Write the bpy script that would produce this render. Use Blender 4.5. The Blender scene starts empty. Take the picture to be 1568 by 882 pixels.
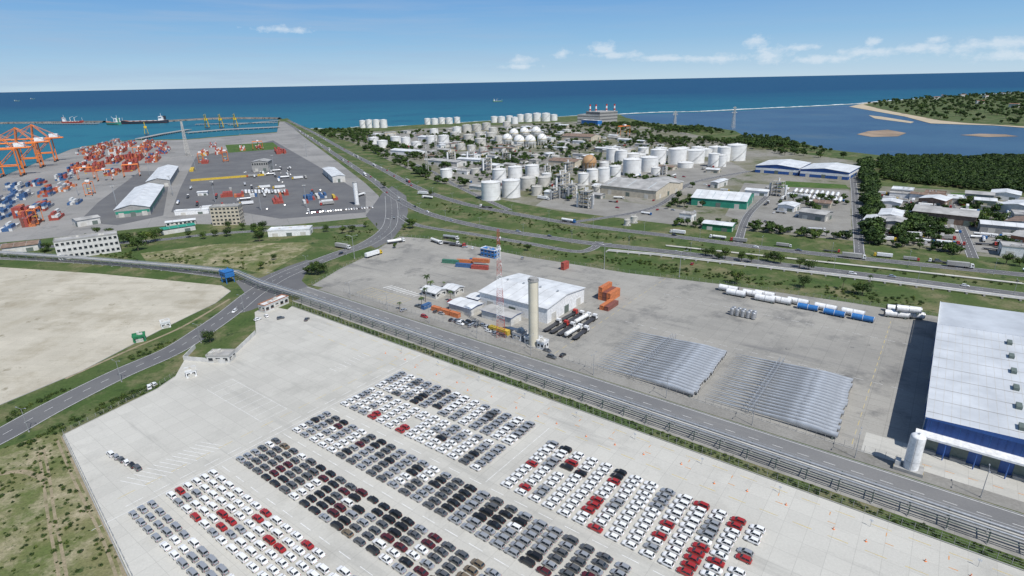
import bpy, math, random
from mathutils import Vector, Matrix, geometry
random.seed(11)
R=random.random
def U(a,b): return a+(b-a)*R()
# ---------------------------------------------------------------- survey of the site (metres, camera 120 m above origin)
CAMH=120.0; PIT=math.radians(19.94); ROL=math.radians(1.17)
cp,sp=math.cos(PIT),math.sin(PIT); cr,sr=math.cos(ROL),math.sin(ROL)
def S(px,py,z=0.0):
    u=(px-784)/871.0; v=(441-py)/871.0
    lat=u*cr+v*sr; ver=v*cr-u*sr
    dz=min(-sp+ver*cp,-0.002); t=(z-CAMH)/dz
    return Vector((lat*t,(cp+ver*sp)*t,z))
def depth(p): return p.y*cp+CAMH*sp
E1=Vector((.795,-.607,0)); E2=Vector((.607,.795,0)); EA=math.atan2(-.607,.795)
def AB(a,b,z=0): 
    p=E1*a+E2*b; p.z=z; return p
G1=Vector((-.418,.908,0)); G2=Vector((.908,.418,0)); GA=math.atan2(.908,-.418)
def GP(L,c,z=0):
    p=G1*L+G2*c; p.z=z; return p
def SP(l): return [S(*q) for q in l]
# ---------------------------------------------------------------- materials
def nmat(name):
    m=bpy.data.materials.new(name); m.use_nodes=True
    nt=m.node_tree; b=nt.nodes['Principled BSDF']; return m,nt,b
def nn(nt,t,**k):
    n=nt.nodes.new(t)
    for a,c in k.items(): setattr(n,a,c)
    return n
def ramp(nt,src,p0,p1,c0=(0,0,0,1),c1=(1,1,1,1)):
    r=nt.nodes.new('ShaderNodeValToRGB'); e=r.color_ramp.elements
    e[0].position=p0; e[1].position=p1; e[0].color=c0; e[1].color=c1
    nt.links.new(src,r.inputs[0]); return r.outputs[0]
def mixc(nt,f,a,b,mode='MIX'):
    m=nt.nodes.new('ShaderNodeMix'); m.data_type='RGBA'; m.blend_type=mode
    for i,x in ((0,f),(6,a),(7,b)):
        if isinstance(x,(int,float)): m.inputs[i].default_value=x
        elif isinstance(x,tuple): m.inputs[i].default_value=x if len(x)==4 else x+(1,)
        else: nt.links.new(x,m.inputs[i])
    return m.outputs[2]
def noise(nt,co,scale,detail=6,rough=.6):
    n=nt.nodes.new('ShaderNodeTexNoise'); n.inputs['Scale'].default_value=scale
    n.inputs['Detail'].default_value=detail; n.inputs['Roughness'].default_value=rough
    nt.links.new(co,n.inputs['Vector']); return n.outputs[0]
def M(name,col,rough=.6,metal=0,var=.18,scale=.8,coat=0,rnd=0):
    m,nt,b=nmat(name); tc=nn(nt,'ShaderNodeTexCoord')
    n=noise(nt,tc.outputs['Object'],scale,5)
    d=tuple(c*(1-var) for c in col); l=tuple(min(c*(1+var*.6),1) for c in col)
    c=ramp(nt,n,.35,.65,d+(1,),l+(1,))
    if rnd:
        oi=nn(nt,'ShaderNodeObjectInfo')
        k=ramp(nt,oi.outputs['Random'],0,1,(1-rnd,1-rnd*.9,1-rnd,1),(1+rnd*.7,1+rnd*.5,1,1))
        c=mixc(nt,1.0,c,k,'MULTIPLY')
    nt.links.new(c,b.inputs['Base Color'])
    b.inputs['Roughness'].default_value=rough; b.inputs['Metallic'].default_value=metal
    if coat: b.inputs['Coat Weight'].default_value=coat
    return m
def GM(name,c1,c2,c3,s1,s2,t2=(.55,.7),fine=3.0,fv=.25,slab=None,rough=.9,rot=EA,joint=.75,c4=None,s4=.3,c5=None,s5=.16,t5=(.66,.73)):
    m,nt,b=nmat(name); tc=nn(nt,'ShaderNodeTexCoord'); co=tc.outputs['Object']
    mp=nn(nt,'ShaderNodeMapping'); mp.inputs['Rotation'].default_value=(0,0,-rot); nt.links.new(co,mp.inputs[0]); rc=mp.outputs[0]
    c=mixc(nt,ramp(nt,noise(nt,co,s1,8,.65),.4,.62),c1,c2)
    c=mixc(nt,ramp(nt,noise(nt,co,s2,9,.7),*t2),c,c3)
    if c4: 
        mp2=nn(nt,'ShaderNodeMapping'); mp2.inputs['Scale'].default_value=(.12,1,1); nt.links.new(rc,mp2.inputs[0])
        c=mixc(nt,ramp(nt,noise(nt,mp2.outputs[0],s4,5,.6),.58,.72),c,c4)
    if c5:
        c=mixc(nt,ramp(nt,noise(nt,co,s5,4,.75),*t5),c,c5)
    k=1-fv
    c=mixc(nt,1.0,c,ramp(nt,noise(nt,co,fine,6,.75),.3,.7,(k,k,k,1),(1+fv*.5,1+fv*.5,1+fv*.5,1)),'MULTIPLY')
    if slab:
        br=nn(nt,'ShaderNodeTexBrick'); br.offset=0
        br.inputs['Scale'].default_value=1; br.inputs['Brick Width'].default_value=slab[0]; br.inputs['Row Height'].default_value=slab[1]
        br.inputs['Mortar Size'].default_value=slab[2]; br.inputs['Color1'].default_value=(1,1,1,1)
        q=.93; br.inputs['Color2'].default_value=(q,q,q,1); br.inputs['Mortar'].default_value=(joint,joint,joint,1)
        nt.links.new(rc,br.inputs[0]); c=mixc(nt,1.0,c,br.outputs[0],'MULTIPLY')
    nt.links.new(c,b.inputs['Base Color']); b.inputs['Roughness'].default_value=rough; b.inputs['Specular IOR Level'].default_value=.25
    return m
grass=GM('grass',(.062,.102,.026),(.105,.128,.045),(.21,.185,.105),.02,.04,(.5,.68),.7,.35,c5=(.035,.065,.018),s5=.12,t5=(.56,.66))
grass_dry=GM('dry_grass',(.115,.145,.045),(.20,.19,.09),(.38,.33,.22),.05,.08,(.47,.64),1.2,.4,c5=(.05,.08,.022),s5=.2,t5=(.57,.66))
verge=GM('green_verge',(.055,.115,.022),(.09,.14,.035),(.19,.18,.09),.05,.1,(.56,.74),1.2,.3)
conc=GM('lot_concrete',(.54,.525,.475),(.475,.46,.415),(.37,.36,.325),.012,.03,(.52,.76),1.5,.1,(6,6,.07),joint=.8,c4=(.40,.39,.355),s4=.12)
conc_sand=GM('sandy_concrete',(.54,.50,.41),(.45,.415,.335),(.34,.30,.22),.02,.035,(.48,.7),1.5,.14,(8,5,.08),joint=.82,rot=-.1,c4=(.37,.335,.26),s4=.1,c5=(.30,.27,.20),s5=.1,t5=(.6,.7))
conc_mid=GM('yard_concrete',(.36,.345,.31),(.29,.28,.255),(.17,.168,.16),.02,.045,(.52,.7),1.2,.14,(7,5,.08),joint=.76,c4=(.21,.205,.195),s4=.12,c5=(.10,.10,.10))
conc_port=GM('port_paving',(.31,.30,.285),(.23,.225,.215),(.14,.14,.14),.008,.02,(.55,.7),.5,.15,(30,30,.25),rot=GA,joint=.8)
asph=GM('asphalt',(.125,.125,.13),(.155,.155,.155),(.20,.195,.19),.03,.1,(.6,.8),2,.12)
asph_road=GM('road_asphalt',(.17,.17,.172),(.205,.203,.20),(.14,.14,.145),.03,.08,(.6,.8),2,.12,c4=(.24,.235,.225),s4=.2)
indus=GM('industrial_yard',(.27,.255,.225),(.15,.15,.085),(.075,.10,.035),.012,.02,(.54,.64),.3,.3)
gravel=GM('gravel',(.29,.28,.255),(.22,.21,.19),(.14,.14,.09),.03,.06,(.6,.74),1,.25)
sand=GM('sand',(.50,.42,.30),(.44,.37,.27),(.36,.31,.2),.01,.03,(.5,.7),.3,.1)
dirt=GM('dirt_track',(.34,.28,.19),(.27,.23,.15),(.15,.15,.07),.2,.3,(.5,.7),1.5,.3)
rock=GM('rock',(.20,.185,.17),(.12,.115,.11),(.28,.27,.25),.08,.2,(.5,.7),.6,.4)
wpaint=GM('white_line_paint',(.76,.76,.74),(.64,.64,.62),(.5,.49,.46),.3,.6,(.5,.75),3,.2)
ypaint=GM('yellow_line_paint',(.60,.46,.14),(.54,.44,.22),(.46,.42,.32),.3,.6,(.45,.7),3,.2)
opaint=GM('orange_marking_paint',(.62,.26,.08),(.6,.34,.16),(.5,.38,.25),.3,.6,(.45,.7),3,.2)
mw=M('white_metal',(.76,.76,.75),.45); mw2=M('white_tank_paint',(.74,.735,.71),.5,var=.12,scale=.15)
mgt=M('grey_tank_paint',(.54,.52,.47),.55,scale=.15); mbeige=M('beige_render',(.52,.46,.36),.8,scale=.3)
mroofw=M('white_roof_sheet',(.66,.67,.67),.5,var=.18,scale=.12); mroofg=M('grey_roof_sheet',(.40,.39,.37),.6,scale=.12,var=.28)
mroofgr=M('green_sheet',(.03,.25,.17),.5,scale=.2); mroofbr=M('brown_roof',(.22,.15,.11),.8,scale=.3,var=.35); mterra=M('tile_roof',(.33,.15,.085),.8,scale=.5,var=.3)
mblue=M('blue_sheet',(.028,.095,.31),.45,scale=.3); mblue2=M('blue_paint',(.03,.16,.42),.45); mwall=M('plaster_wall',(.58,.57,.54),.8,scale=.3)
mcream=M('cream_concrete',(.62,.57,.45),.8,scale=.15,var=.08); mgrey=M('grey_concrete',(.32,.315,.30),.85,scale=.5); mdark=M('dark_steel',(.05,.05,.055),.5)
msteel=M('galvanised_steel',(.44,.45,.46),.4,.45,scale=1); msilver=M('silver_blade_skin',(.50,.52,.54),.3,.25,var=.22,scale=.25)
morange=M('orange_paint_steel',(.72,.20,.04),.5); mred=M('red_paint',(.48,.05,.04),.45); myel=M('yellow_paint',(.68,.46,.03),.5)
mgreen=M('green_paint',(.03,.2,.09),.5); mglass,_nt,_b=nmat('window_glass'); _b.inputs['Base Color'].default_value=(.02,.028,.035,1); _b.inputs['Roughness'].default_value=.12
mtyre=M('tyre',(.02,.02,.02),.8); mhub=M('wheel_hub',(.35,.35,.36),.4,.6); mlamp=M('lamp_lens',(.7,.7,.65),.2); mtail=M('tail_lens',(.4,.02,.02),.3)
mbark=M('bark',(.13,.10,.07),.9); mrust=M('brown_sphere_paint',(.42,.25,.12),.6); mskyl=M('skylight_sheet',(.5,.55,.55),.3); mhullr=M('antifouling_red',(.28,.04,.03),.6); mhull=M('hull_black',(.03,.035,.05),.5); mhullg=M('hull_green',(.05,.25,.18),.5)
mmast=M('mast_red',(.42,.08,.06),.6)
def leafmat(name,c,rnd=.45):
    m=M(name,c,.65,var=.4,scale=.45,rnd=rnd); m.node_tree.nodes['Principled BSDF'].inputs['Specular IOR Level'].default_value=.25; return m
leafA=leafmat('leaves_broad',(.05,.092,.02)); leafB=leafmat('leaves_dark',(.033,.066,.018)); leafC=leafmat('leaves_light',(.09,.13,.03)); leafP=leafmat('palm_fronds',(.06,.10,.03))
# ---------------------------------------------------------------- mesh builder
class MB:
    def __init__(s): s.v=[];s.f=[];s.m=[];s.s=[];s.mats=[]
    def mi(s,m):
        if m not in s.mats: s.mats.append(m)
        return s.mats.index(m)
    def add(s,vs,fs,mat,sm=False):
        o=len(s.v); s.v+=[tuple(x) for x in vs]; i=s.mi(mat)
        for f in fs: s.f.append(tuple(o+k for k in f)); s.m.append(i); s.s.append(sm)
    def box(s,x,y,z,sx,sy,sz,mat,rot=0,top=None):
        c,q=math.cos(rot),math.sin(rot); vs=[]
        for dz in (0,sz):
            for dx,dy in ((-1,-1),(1,-1),(1,1),(-1,1)):
                a,b=dx*sx/2,dy*sy/2; vs.append((x+a*c-b*q,y+a*q+b*c,z+dz))
        s.add(vs,[(0,3,2,1),(0,1,5,4),(1,2,6,5),(2,3,7,6),(3,0,4,7)],mat); s.add(vs[4:],[(0,1,2,3)],top or mat)
    def cyl(s,x,y,z,r0,r1,h,n,mat,cap=None,sm=True):
        s.tube((x,y,z),(x,y,z+h),r0,r1,n,mat,cap,sm)
    def tube(s,p,q,r0,r1,n,mat,cap=None,sm=True):
        p=Vector(p);q=Vector(q);d=(q-p)
        if d.length<1e-6: return
        d.normalize(); a=d.orthogonal().normalized(); b=d.cross(a)
        vs=[]
        for c,r in ((p,r0),(q,r1)):
            for i in range(n):
                t=2*math.pi*(i+.5)/n; vs.append(c+a*(r*math.cos(t))+b*(r*math.sin(t)))
        s.add(vs,[(i,(i+1)%n,n+(i+1)%n,n+i) for i in range(n)],mat,sm and n>4)
        s.add(vs[n:],[tuple(range(n))],cap or mat); s.add(vs[:n],[tuple(range(n-1,-1,-1))],cap or mat)
    def beam(s,p,q,w,mat): s.tube(p,q,w*.7,w*.7,4,mat)
    def sph(s,x,y,z,r,n,k,mat,sz=1.0):
        vs=[];fs=[]
        for j in range(k+1):
            ph=math.pi*j/k
            for i in range(n):
                t=2*math.pi*i/n; vs.append((x+r*math.sin(ph)*math.cos(t),y+r*math.sin(ph)*math.sin(t),z+r*sz*math.cos(ph)))
        for j in range(k):
            for i in range(n): fs.append((j*n+i,(j+1)*n+i,(j+1)*n+(i+1)%n,j*n+(i+1)%n))
        s.add(vs,fs,mat,True)
    def path(s,pts,r,n,mat):
        for a,b in zip(pts,pts[1:]): s.tube(a,b,r,r,n,mat)
    def mesh(s,name):
        me=bpy.data.meshes.new(name); me.from_pydata(s.v,[],s.f)
        for m in s.mats: me.materials.append(m)
        me.polygons.foreach_set('material_index',s.m); me.polygons.foreach_set('use_smooth',s.s); me.update(); return me
    def obj(s,name,loc=(0,0,0),rot=0,parent=None): return place(name,s.mesh(name),loc,rot,1,parent)
COL=bpy.context.scene.collection
def place(name,me,loc,rot=0,sc=1,parent=None):
    o=bpy.data.objects.new(name,me); o.location=loc; o.rotation_euler=(0,0,rot)
    o.scale=(sc,sc,sc) if isinstance(sc,(int,float)) else sc
    COL.objects.link(o)
    if parent: o.parent=parent
    return o
def empty(name): return place(name,None,(0,0,0))
def sheet(name,pts,z,mat):
    pts=[Vector((p[0],p[1],z)) for p in pts]
    tr=geometry.tessellate_polygon([pts]); fs=[]
    for t in tr:
        a,b,c=[pts[i] for i in t]
        fs.append(tuple(t) if (b-a).cross(c-a).z>0 else (t[0],t[2],t[1]))
    m=MB(); m.add(pts,fs,mat); return m.obj(name)
def smooth(pts,n=8):
    out=[]; P=[pts[0]]+pts+[pts[-1]]
    for i in range(1,len(P)-2):
        p0,p1,p2,p3=P[i-1:i+3]
        for k in range(n):
            t=k/n; out.append(.5*((2*p1)+(p2-p0)*t+(2*p0-5*p1+4*p2-p3)*t*t+(3*p1-p0-3*p2+p3)*t**3))
    out.append(P[-2]); return out
def norms(pts):
    o=[]
    for i in range(len(pts)):
        d=(pts[min(i+1,len(pts)-1)]-pts[max(i-1,0)]); d.z=0; d.normalize(); o.append(Vector((-d.y,d.x,0)))
    return o
def strip(mb,pts,o0,o1,z,mat,z2=None):
    N=norms(pts); vs=[];fs=[]
    for p,n in zip(pts,N):
        a=p+n*o0;b=p+n*o1
        vs+= [(a.x,a.y,z),(b.x,b.y,z)]
    for i in range(len(pts)-1): fs.append((2*i,2*i+2,2*i+3,2*i+1)[::-1] if o1<o0 else (2*i,2*i+2,2*i+3,2*i+1))
    mb.add(vs,fs,mat)
def kerb(mb,pts,off,w,z0,z1,mat):
    N=norms(pts)
    for i in range(len(pts)-1):
        a,b=pts[i],pts[i+1]; na,nb=N[i],N[i+1]
        q=[a+na*off,b+nb*off,b+nb*(off+w),a+na*(off+w)]
        vs=[(v.x,v.y,z0) for v in q]+[(v.x,v.y,z1) for v in q]
        mb.add(vs,[(4,5,6,7),(0,1,5,4),(1,2,6,5),(2,3,7,6),(3,0,4,7)],mat)
def walk(pts,step):
    out=[];rem=0
    for a,b in zip(pts,pts[1:]):
        L=(b-a).length
        if L<1e-6: continue
        d=(b-a)/L; t=rem
        while t<L: out.append((a+d*t,d)); t+=step
        rem=t-L
    return out
SEG=[];OBS=[]
def road(name,pts,w,z=.06,mat=None,lines=True,kerbs=False,dash=True,sm=True):
    if sm: pts=smooth(pts)
    mb=MB(); strip(mb,pts,-w/2,w/2,z,mat or asph_road)
    for a,b in zip(pts,pts[1:]): SEG.append((a.x,a.y,b.x,b.y,w/2))
    if lines:
        for o in (-w/2+.4,w/2-.6): strip(mb,pts,o,o+.2,z+.015,wpaint)
        if dash:
            for p,d in walk(pts,8):
                q=p+d*3.5; strip(mb,[p,q],-.09,.09,z+.015,wpaint)
    if kerbs:
        kerb(mb,pts,-w/2-.3,.3,0,z+.12,mgrey); kerb(mb,pts,w/2,.3,0,z+.12,mgrey)
    mb.obj(name)
    return pts
def free(x,y,r):
    for ox,oy,o in OBS:
        if (x-ox)**2+(y-oy)**2<(r+o)**2: return False
    for ax,ay,bx,by,w in SEG:
        dx,dy=bx-ax,by-ay; L=dx*dx+dy*dy
        t=0 if L==0 else max(0,min(1,((x-ax)*dx+(y-ay)*dy)/L))
        if (x-ax-dx*t)**2+(y-ay-dy*t)**2<(w+r)**2: return False
    return True
def inpoly(x,y,P):
    c=False;j=len(P)-1
    for i in range(len(P)):
        if (P[i].y>y)!=(P[j].y>y) and x<(P[j].x-P[i].x)*(y-P[i].y)/(P[j].y-P[i].y)+P[i].x: c=not c
        j=i
    return c
def scatter(P,n,r=2,tries=12):
    xs=[p.x for p in P];ys=[p.y for p in P];o=[]
    for _ in range(n*tries):
        if len(o)>=n: break
        x,y=U(min(xs),max(xs)),U(min(ys),max(ys))
        if inpoly(x,y,P) and free(x,y,r): o.append((x,y))
    return o
# ---------------------------------------------------------------- sea and land
m,nt,b=nmat('sea_water'); tc=nn(nt,'ShaderNodeTexCoord'); co=tc.outputs['Object']
sx=nn(nt,'ShaderNodeSeparateXYZ'); nt.links.new(co,sx.inputs[0])
mr=nn(nt,'ShaderNodeMapRange'); mr.inputs[1].default_value=1500; mr.inputs[2].default_value=6500; nt.links.new(sx.outputs[1],mr.inputs[0])
n1=noise(nt,co,.0008,6,.6); ad=nn(nt,'ShaderNodeMath',operation='MULTIPLY_ADD'); nt.links.new(n1,ad.inputs[0]); ad.inputs[1].default_value=.5; nt.links.new(mr.outputs[0],ad.inputs[2])
c=ramp(nt,ad.outputs[0],.25,1.0,(.014,.135,.185,1),(.004,.052,.118,1))
c=mixc(nt,ramp(nt,noise(nt,co,.004,8,.7),.5,.7),c,(.007,.072,.13,1))
nt.links.new(c,b.inputs['Base Color']); b.inputs['Roughness'].default_value=.45; b.inputs['Specular IOR Level'].default_value=.15
bp=nn(nt,'ShaderNodeBump'); bp.inputs['Strength'].default_value=.6; bp.inputs['Distance'].default_value=2; nt.links.new(noise(nt,co,.05,6,.7),bp.inputs['Height']); nt.links.new(bp.outputs[0],b.inputs['Normal'])
sea_m=m
m,nt,b=nmat('lagoon_water'); tc=nn(nt,'ShaderNodeTexCoord'); co=tc.outputs['Object']
c=mixc(nt,ramp(nt,noise(nt,co,.004,6,.6),.4,.65),(.028,.068,.125),(.045,.10,.155)); c=mixc(nt,ramp(nt,noise(nt,co,.0025,7,.7),.56,.72),c,(.085,.115,.13)); nt.links.new(c,b.inputs['Base Color'])
b.inputs['Roughness'].default_value=.35; b.inputs['Specular IOR Level'].default_value=.3
bp=nn(nt,'ShaderNodeBump'); bp.inputs['Strength'].default_value=.5; bp.inputs['Distance'].default_value=1; nt.links.new(noise(nt,co,.08,6,.7),bp.inputs['Height']); nt.links.new(bp.outputs[0],b.inputs['Normal'])
lag_m=m
foam=GM('surf_foam',(.75,.78,.78),(.6,.66,.68),(.15,.3,.35),.02,.05,(.5,.65),.3,.1)
mb=MB(); rr=[400,2000,6000,20000,70000,250000]; n=96
vs=[(0,0,-1.5)]+[(r*math.cos(2*math.pi*i/n),r*math.sin(2*math.pi*i/n),-1.5) for r in rr for i in range(n)]
fs=[(0,1+i,1+(i+1)%n) for i in range(n)]+[(1+j*n+i,1+(j+1)*n+i,1+(j+1)*n+(i+1)%n,1+j*n+(i+1)%n) for j in range(len(rr)-1) for i in range(n)]
mb.add(vs,fs,sea_m); mb.obj('sea')
coast=SP([(110,228),(135,223),(200,214),(285,213),(345,208),(425,202),(426,183),(440,181),(452,189),(475,197),(520,197),(550,194),(600,194),(640,191),(700,188),(760,184),(885,177),(948,175),(958,180),(1000,189),(1075,193),(1125,200),(1140,208),(1200,213),(1270,229),(1350,238),(1410,240),(1480,241),(1568,237),(1750,230)])
land=[Vector((-3000,-3000,0)),Vector((-3000,450,0)),GP(800,-334)]+coast+[Vector((7000,1200,0)),Vector((7000,-3000,0))]
g=sheet('ground',land,0,grass)
mb=MB()
for a,b2 in zip(land,land[1:]): mb.add([(a.x,a.y,-3),(b2.x,b2.y,-3),(b2.x,b2.y,-.01),(a.x,a.y,-.01)],[(0,1,2,3)],rock)
mb.obj('shore_wall')
sheet('lagoon_water',SP([(946,176),(1130,169.5),(1310,160),(1480,186),(1600,190),(1900,186),(1900,235),(1568,240),(1480,244),(1350,242),(1270,233),(1200,217),(1125,204),(1000,193)]),-1.2,lag_m)
sheet('beach_sand',SP([(1300,163),(1325,157.5),(1420,150.5),(1568,141),(1900,120),(1900,211),(1568,195),(1520,191.5),(1470,190),(1425,188.5),(1385,178),(1340,170)]),-.6,sand)
FAR=SP([(1322,160),(1350,155.5),(1420,150),(1568,141.5),(1890,123),(1890,208),(1568,193),(1480,188),(1440,184),(1400,176.5),(1350,167)])
sheet('far_headland',FAR,-.2,grass)
wet=M('wet_sand',(.30,.22,.15),.8,var=.3,scale=.02)
sheet('sandbar',SP([(1312,205),(1330,200),(1360,198),(1388,203),(1375,208),(1335,209)]),-.9,wet)
sheet('sandbar',SP([(1330,176),(1350,178),(1400,186),(1395,188),(1340,181)]),-.9,sand)
sheet('sandbar',SP([(1470,206),(1500,204),(1540,205),(1560,208),(1510,209)]),-.9,wet)
mb=MB(); pts=smooth(SP([(942,174.5),(1000,171.5),(1080,169.5),(1160,165.5),(1240,162),(1325,157.5)]),14)
for i in range(len(pts)-1):
    strip(mb,pts[i:i+2],-14,U(0,26),-.95,foam); strip(mb,pts[i:i+2],-26,-14.5,-.9,sand)
pts=smooth(SP([(1325,157),(1420,150),(1568,140.5),(1800,126)]),10)
for i in range(len(pts)-1): strip(mb,pts[i:i+2],0,U(12,34),-.9,foam)
pts=smooth(SP([(475,196),(520,196.5),(550,193.5),(600,193),(700,187.5),(760,183.5),(885,176.5),(942,174)]),8)
for i in range(len(pts)-1): strip(mb,pts[i:i+2],-2,U(3,12),-1.0,foam)
mb.obj('surf')
def mound(name,pts,w,h,mat):
    mb=MB(); N=norms(pts)
    for k,(o0,z0,o1,z1) in enumerate([(-w,-2.5,-w*.4,h),(-w*.4,h,w*.4,h),(w*.4,h,w,-2.5)]):
        vs=[];fs=[]
        for p,nv in zip(pts,N):
            a=p+nv*(o0*U(.85,1.15));b2=p+nv*(o1*U(.9,1.1)); vs+=[(a.x,a.y,z0),(b2.x,b2.y,z1)]
        fs=[(2*i,2*i+2,2*i+3,2*i+1) for i in range(len(pts)-1)]
        mb.add(vs,fs,mat)
    for _ in range(int(len(pts)*6)):
        i=random.randrange(len(pts)-1); p=pts[i].lerp(pts[i+1],R())+N[i]*U(-w,w); s=U(1.5,3.5)
        mb.box(p.x,p.y,-2+h*.5,s,s*U(.6,1),s,mat,U(0,3))
    return mb.obj(name)
mound('breakwater',smooth(SP([(-80,191.5),(0,189),(60,188.3),(110,187.5),(160,187)]),10),14,5,rock)
mound('breakwater',smooth(SP([(255,186),(330,182),(400,181.5),(428,182)]),8),12,5,rock)
def jetty(px,w,h=2.5):
    P=SP(px); mb=MB(); kerb(mb,P,-w/2,w,h-1.2,h,mgrey)
    for p,d in walk(P,14):
        nv=Vector((-d.y,d.x,0))
        for o in (-w/2+1,w/2-1): q=p+nv*o; mb.cyl(q.x,q.y,-3,.8,.8,h+2,8,mgrey)
    mb.obj('jetty')
jetty([(212,213.5),(248,206),(290,199)],16); jetty([(285,204),(345,199),(428,195)],24); jetty([(300,191),(425,188)],12); jetty([(60,189.5),(150,190)],14); jetty([(428,185),(350,192)],10)
# ---------------------------------------------------------------- ground sheets
port=[GP(780,-333)]+[GP(1560,-333)]+SP([(135,224),(200,215),(285,214),(345,209),(424,203),(428,186),(436,186),(470,213),(520,250),(560,281),(580,300),(584,322),(560,333),(430,346),(300,343),(240,347),(60,366),(-40,375)])+[Vector((-900,520,0))]
sheet('port_paving',port,.02,conc_port)
sheet('asphalt_yard',SP([(300,240),(418,215),(500,262),(560,300),(560,325),(430,335),(370,325),(300,328),(262,325),(275,290)]),.06,asph)
sheet('asphalt_yard',SP([(120,340),(150,310),(215,262),(262,262),(250,330),(180,345)]),.06,asph)
sheet('port_green',SP([(345,222),(418,218),(430,228),(350,234)]),.1,verge)
IND=SP([(500,206),(560,202),(700,194),(880,186),(958,190),(1060,205),(1150,225),(1300,245),(1338,250),(1345,285),(1480,292),(1640,310),(1640,405),(1500,392),(1300,368),(1100,350),(960,335),(850,322),(740,300),(660,275),(600,248),(550,222)])
sheet('industrial_yard',IND,.02,indus)
for P in ([(1140,280),(1300,292),(1305,365),(1180,352),(1110,330)],[(1345,300),(1455,305),(1490,330),(1568,345),(1620,400),(1500,386),(1345,368)],[(840,300),(930,305),(1050,322),(1040,345),(900,328),(820,315)],
          [(655,240),(760,225),(860,240),(870,290),(760,290),(690,275)],[(860,240),(1120,248),(1145,262),(1060,300),(900,285)],[(560,205),(650,205),(720,220),(640,235),(590,225)]):
    sheet('asphalt_yard',SP(P),.05,gravel)
sheet('grass_field',SP([(1455,295),(1500,297),(1530,325),(1500,340),(1478,325)]),.09,verge)
sheet('grass_field',SP([(1200,277),(1295,283),(1300,289),(1190,286)]),.09,verge)
sheet('grass_field',SP([(215,388),(330,374),(470,371),(478,378),(448,396),(408,420),(345,408),(225,402)]),.03,grass_dry)
sheet('grass_field',SP([(-80,700),(0,688),(60,668),(92,664),(140,760),(205,895),(250,1000),(-80,1000)]),.03,grass_dry)
sheet('sandy_lot',SP([(-90,402),(0,409),(150,419),(338,437),(353,446),(330,464),(250,503),(125,568),(0,620),(-90,655)]),.03,conc_sand)
lot=SP([(390,478),(408,468),(440,474)])+[AB(-288,166.5),AB(140,166.5),AB(140,-60),AB(0,-30),AB(0,11)]+SP([(200,884),(97,666),(150,640),(240,596),(268,577),(282,552),(345,556),(392,510)])
sheet('car_storage_lot',lot,.03,conc)
mid=SP([(478,437),(520,412),(562,392),(590,374),(612,362),(680,368),(800,392),(960,418),(1110,436),(1300,463),(1450,487)])+[AB(150,330),AB(150,199),AB(-283,199)]
sheet('yard_concrete',mid,.03,conc_mid)
sheet('pavement',[AB(-300,193),AB(200,193),AB(200,199),AB(-300,199)],.04,gravel)
sheet('gravel_strip',[AB(-295,171.5),AB(200,171.5),AB(200,179.5),AB(-295,179.5)],.04,conc_mid)
sheet('apron',[AB(-5,199),AB(150,199),AB(150,215),AB(-5,213)],.05,conc)
sheet('wide_junction',SP([(560,330),(585,296),(600,285),(622,300),(625,325),(618,345),(600,368),(575,380),(560,372),(580,352)]),.045,asph)
sheet('wide_junction',SP([(360,430),(400,425),(440,408),(470,398),(492,402),(468,418),(462,430),(480,446),(440,452),(385,475),(350,484),(380,455)]),.045,asph)
# roads
RA=road('avenue_road',SP([(441,184),(480,203),(530,231),(585,259),(640,288),(700,309),(760,322),(880,343),(1040,363),(1200,383),(1400,404),(1568,421),(1750,440)]),10,.1,asph)
RB=road('avenue_road',SP([(437,187),(470,208),(520,241),(570,275),(605,302),(650,325),(730,346),(830,362),(900,372),(1000,383),(1150,400),(1350,424),(1568,452),(1750,474)]),10,.11,asph)
road('service_road',SP([(612,330),(640,345),(720,358),(810,373),(880,385),(908,380),(918,370)]),7,.07,asph)
RC=road('access_road',SP([(598,300),(600,330),(592,352),(560,374),(520,388),(480,403),(440,419),(412,434),(385,452),(350,480),(310,508),(262,538),(180,574),(80,624),(0,668),(-90,712)]),13,.08,asph,kerbs=False)
RD=road('access_road',[AB(-310,186),AB(-200,186),AB(0,186),AB(220,186)],12,.07,asph_road,kerbs=True,sm=False)
road('service_road',SP([(-60,394),(60,398),(215,408),(345,424)]),6,.06,asph,dash=False)
road('service_road',SP([(0,374),(60,378),(215,370),(330,358),(430,352),(560,345)]),8,.07,asph)
road('service_road',SP([(1316,390),(1312,340),(1308,290),(1303,252)]),7,.075,asph)
road('service_road',SP([(1130,372),(1145,330),(1175,300),(1200,278)]),7,.075,asph)
road('service_road',SP([(780,322),(700,285),(660,262),(600,236),(560,212)]),7,.074,asph)
road('service_road',SP([(880,340),(1000,318),(1060,280),(1150,262)]),7,.073,asph)
road('service_road',SP([(1490,395),(1470,345),(1450,300)]),7,.072,asph)
mb=MB(); 
for l in ([(62,690),(70,730),(78,790),(95,882),(100,950)],[(90,670),(120,740),(160,820),(190,900)]):
    for o in (-1.1,.5): strip(mb,smooth(SP(l)),o,o+.8,.05,dirt)
strip(mb,smooth(SP([(-40,735),(30,722),(70,735)])),-1,1,.052,dirt); strip(mb,smooth(SP([(100,580),(200,535),(280,500),(352,458)])),-.8,.8,.055,dirt)
mb.obj('dirt_track')
mb=MB(); kerb(mb,SP([(97,667),(200,886),(240,980)]),-.35,.35,0,.18,mgrey); kerb(mb,SP([(97,666),(150,640),(240,596),(268,577)]),0,.3,0,.18,mgrey); kerb(mb,[AB(-288,166.6),AB(140,166.6)],0,.3,0,.2,mgrey); kerb(mb,[AB(-283,199),AB(5,199)],0,.3,0,.15,mgrey)
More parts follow.
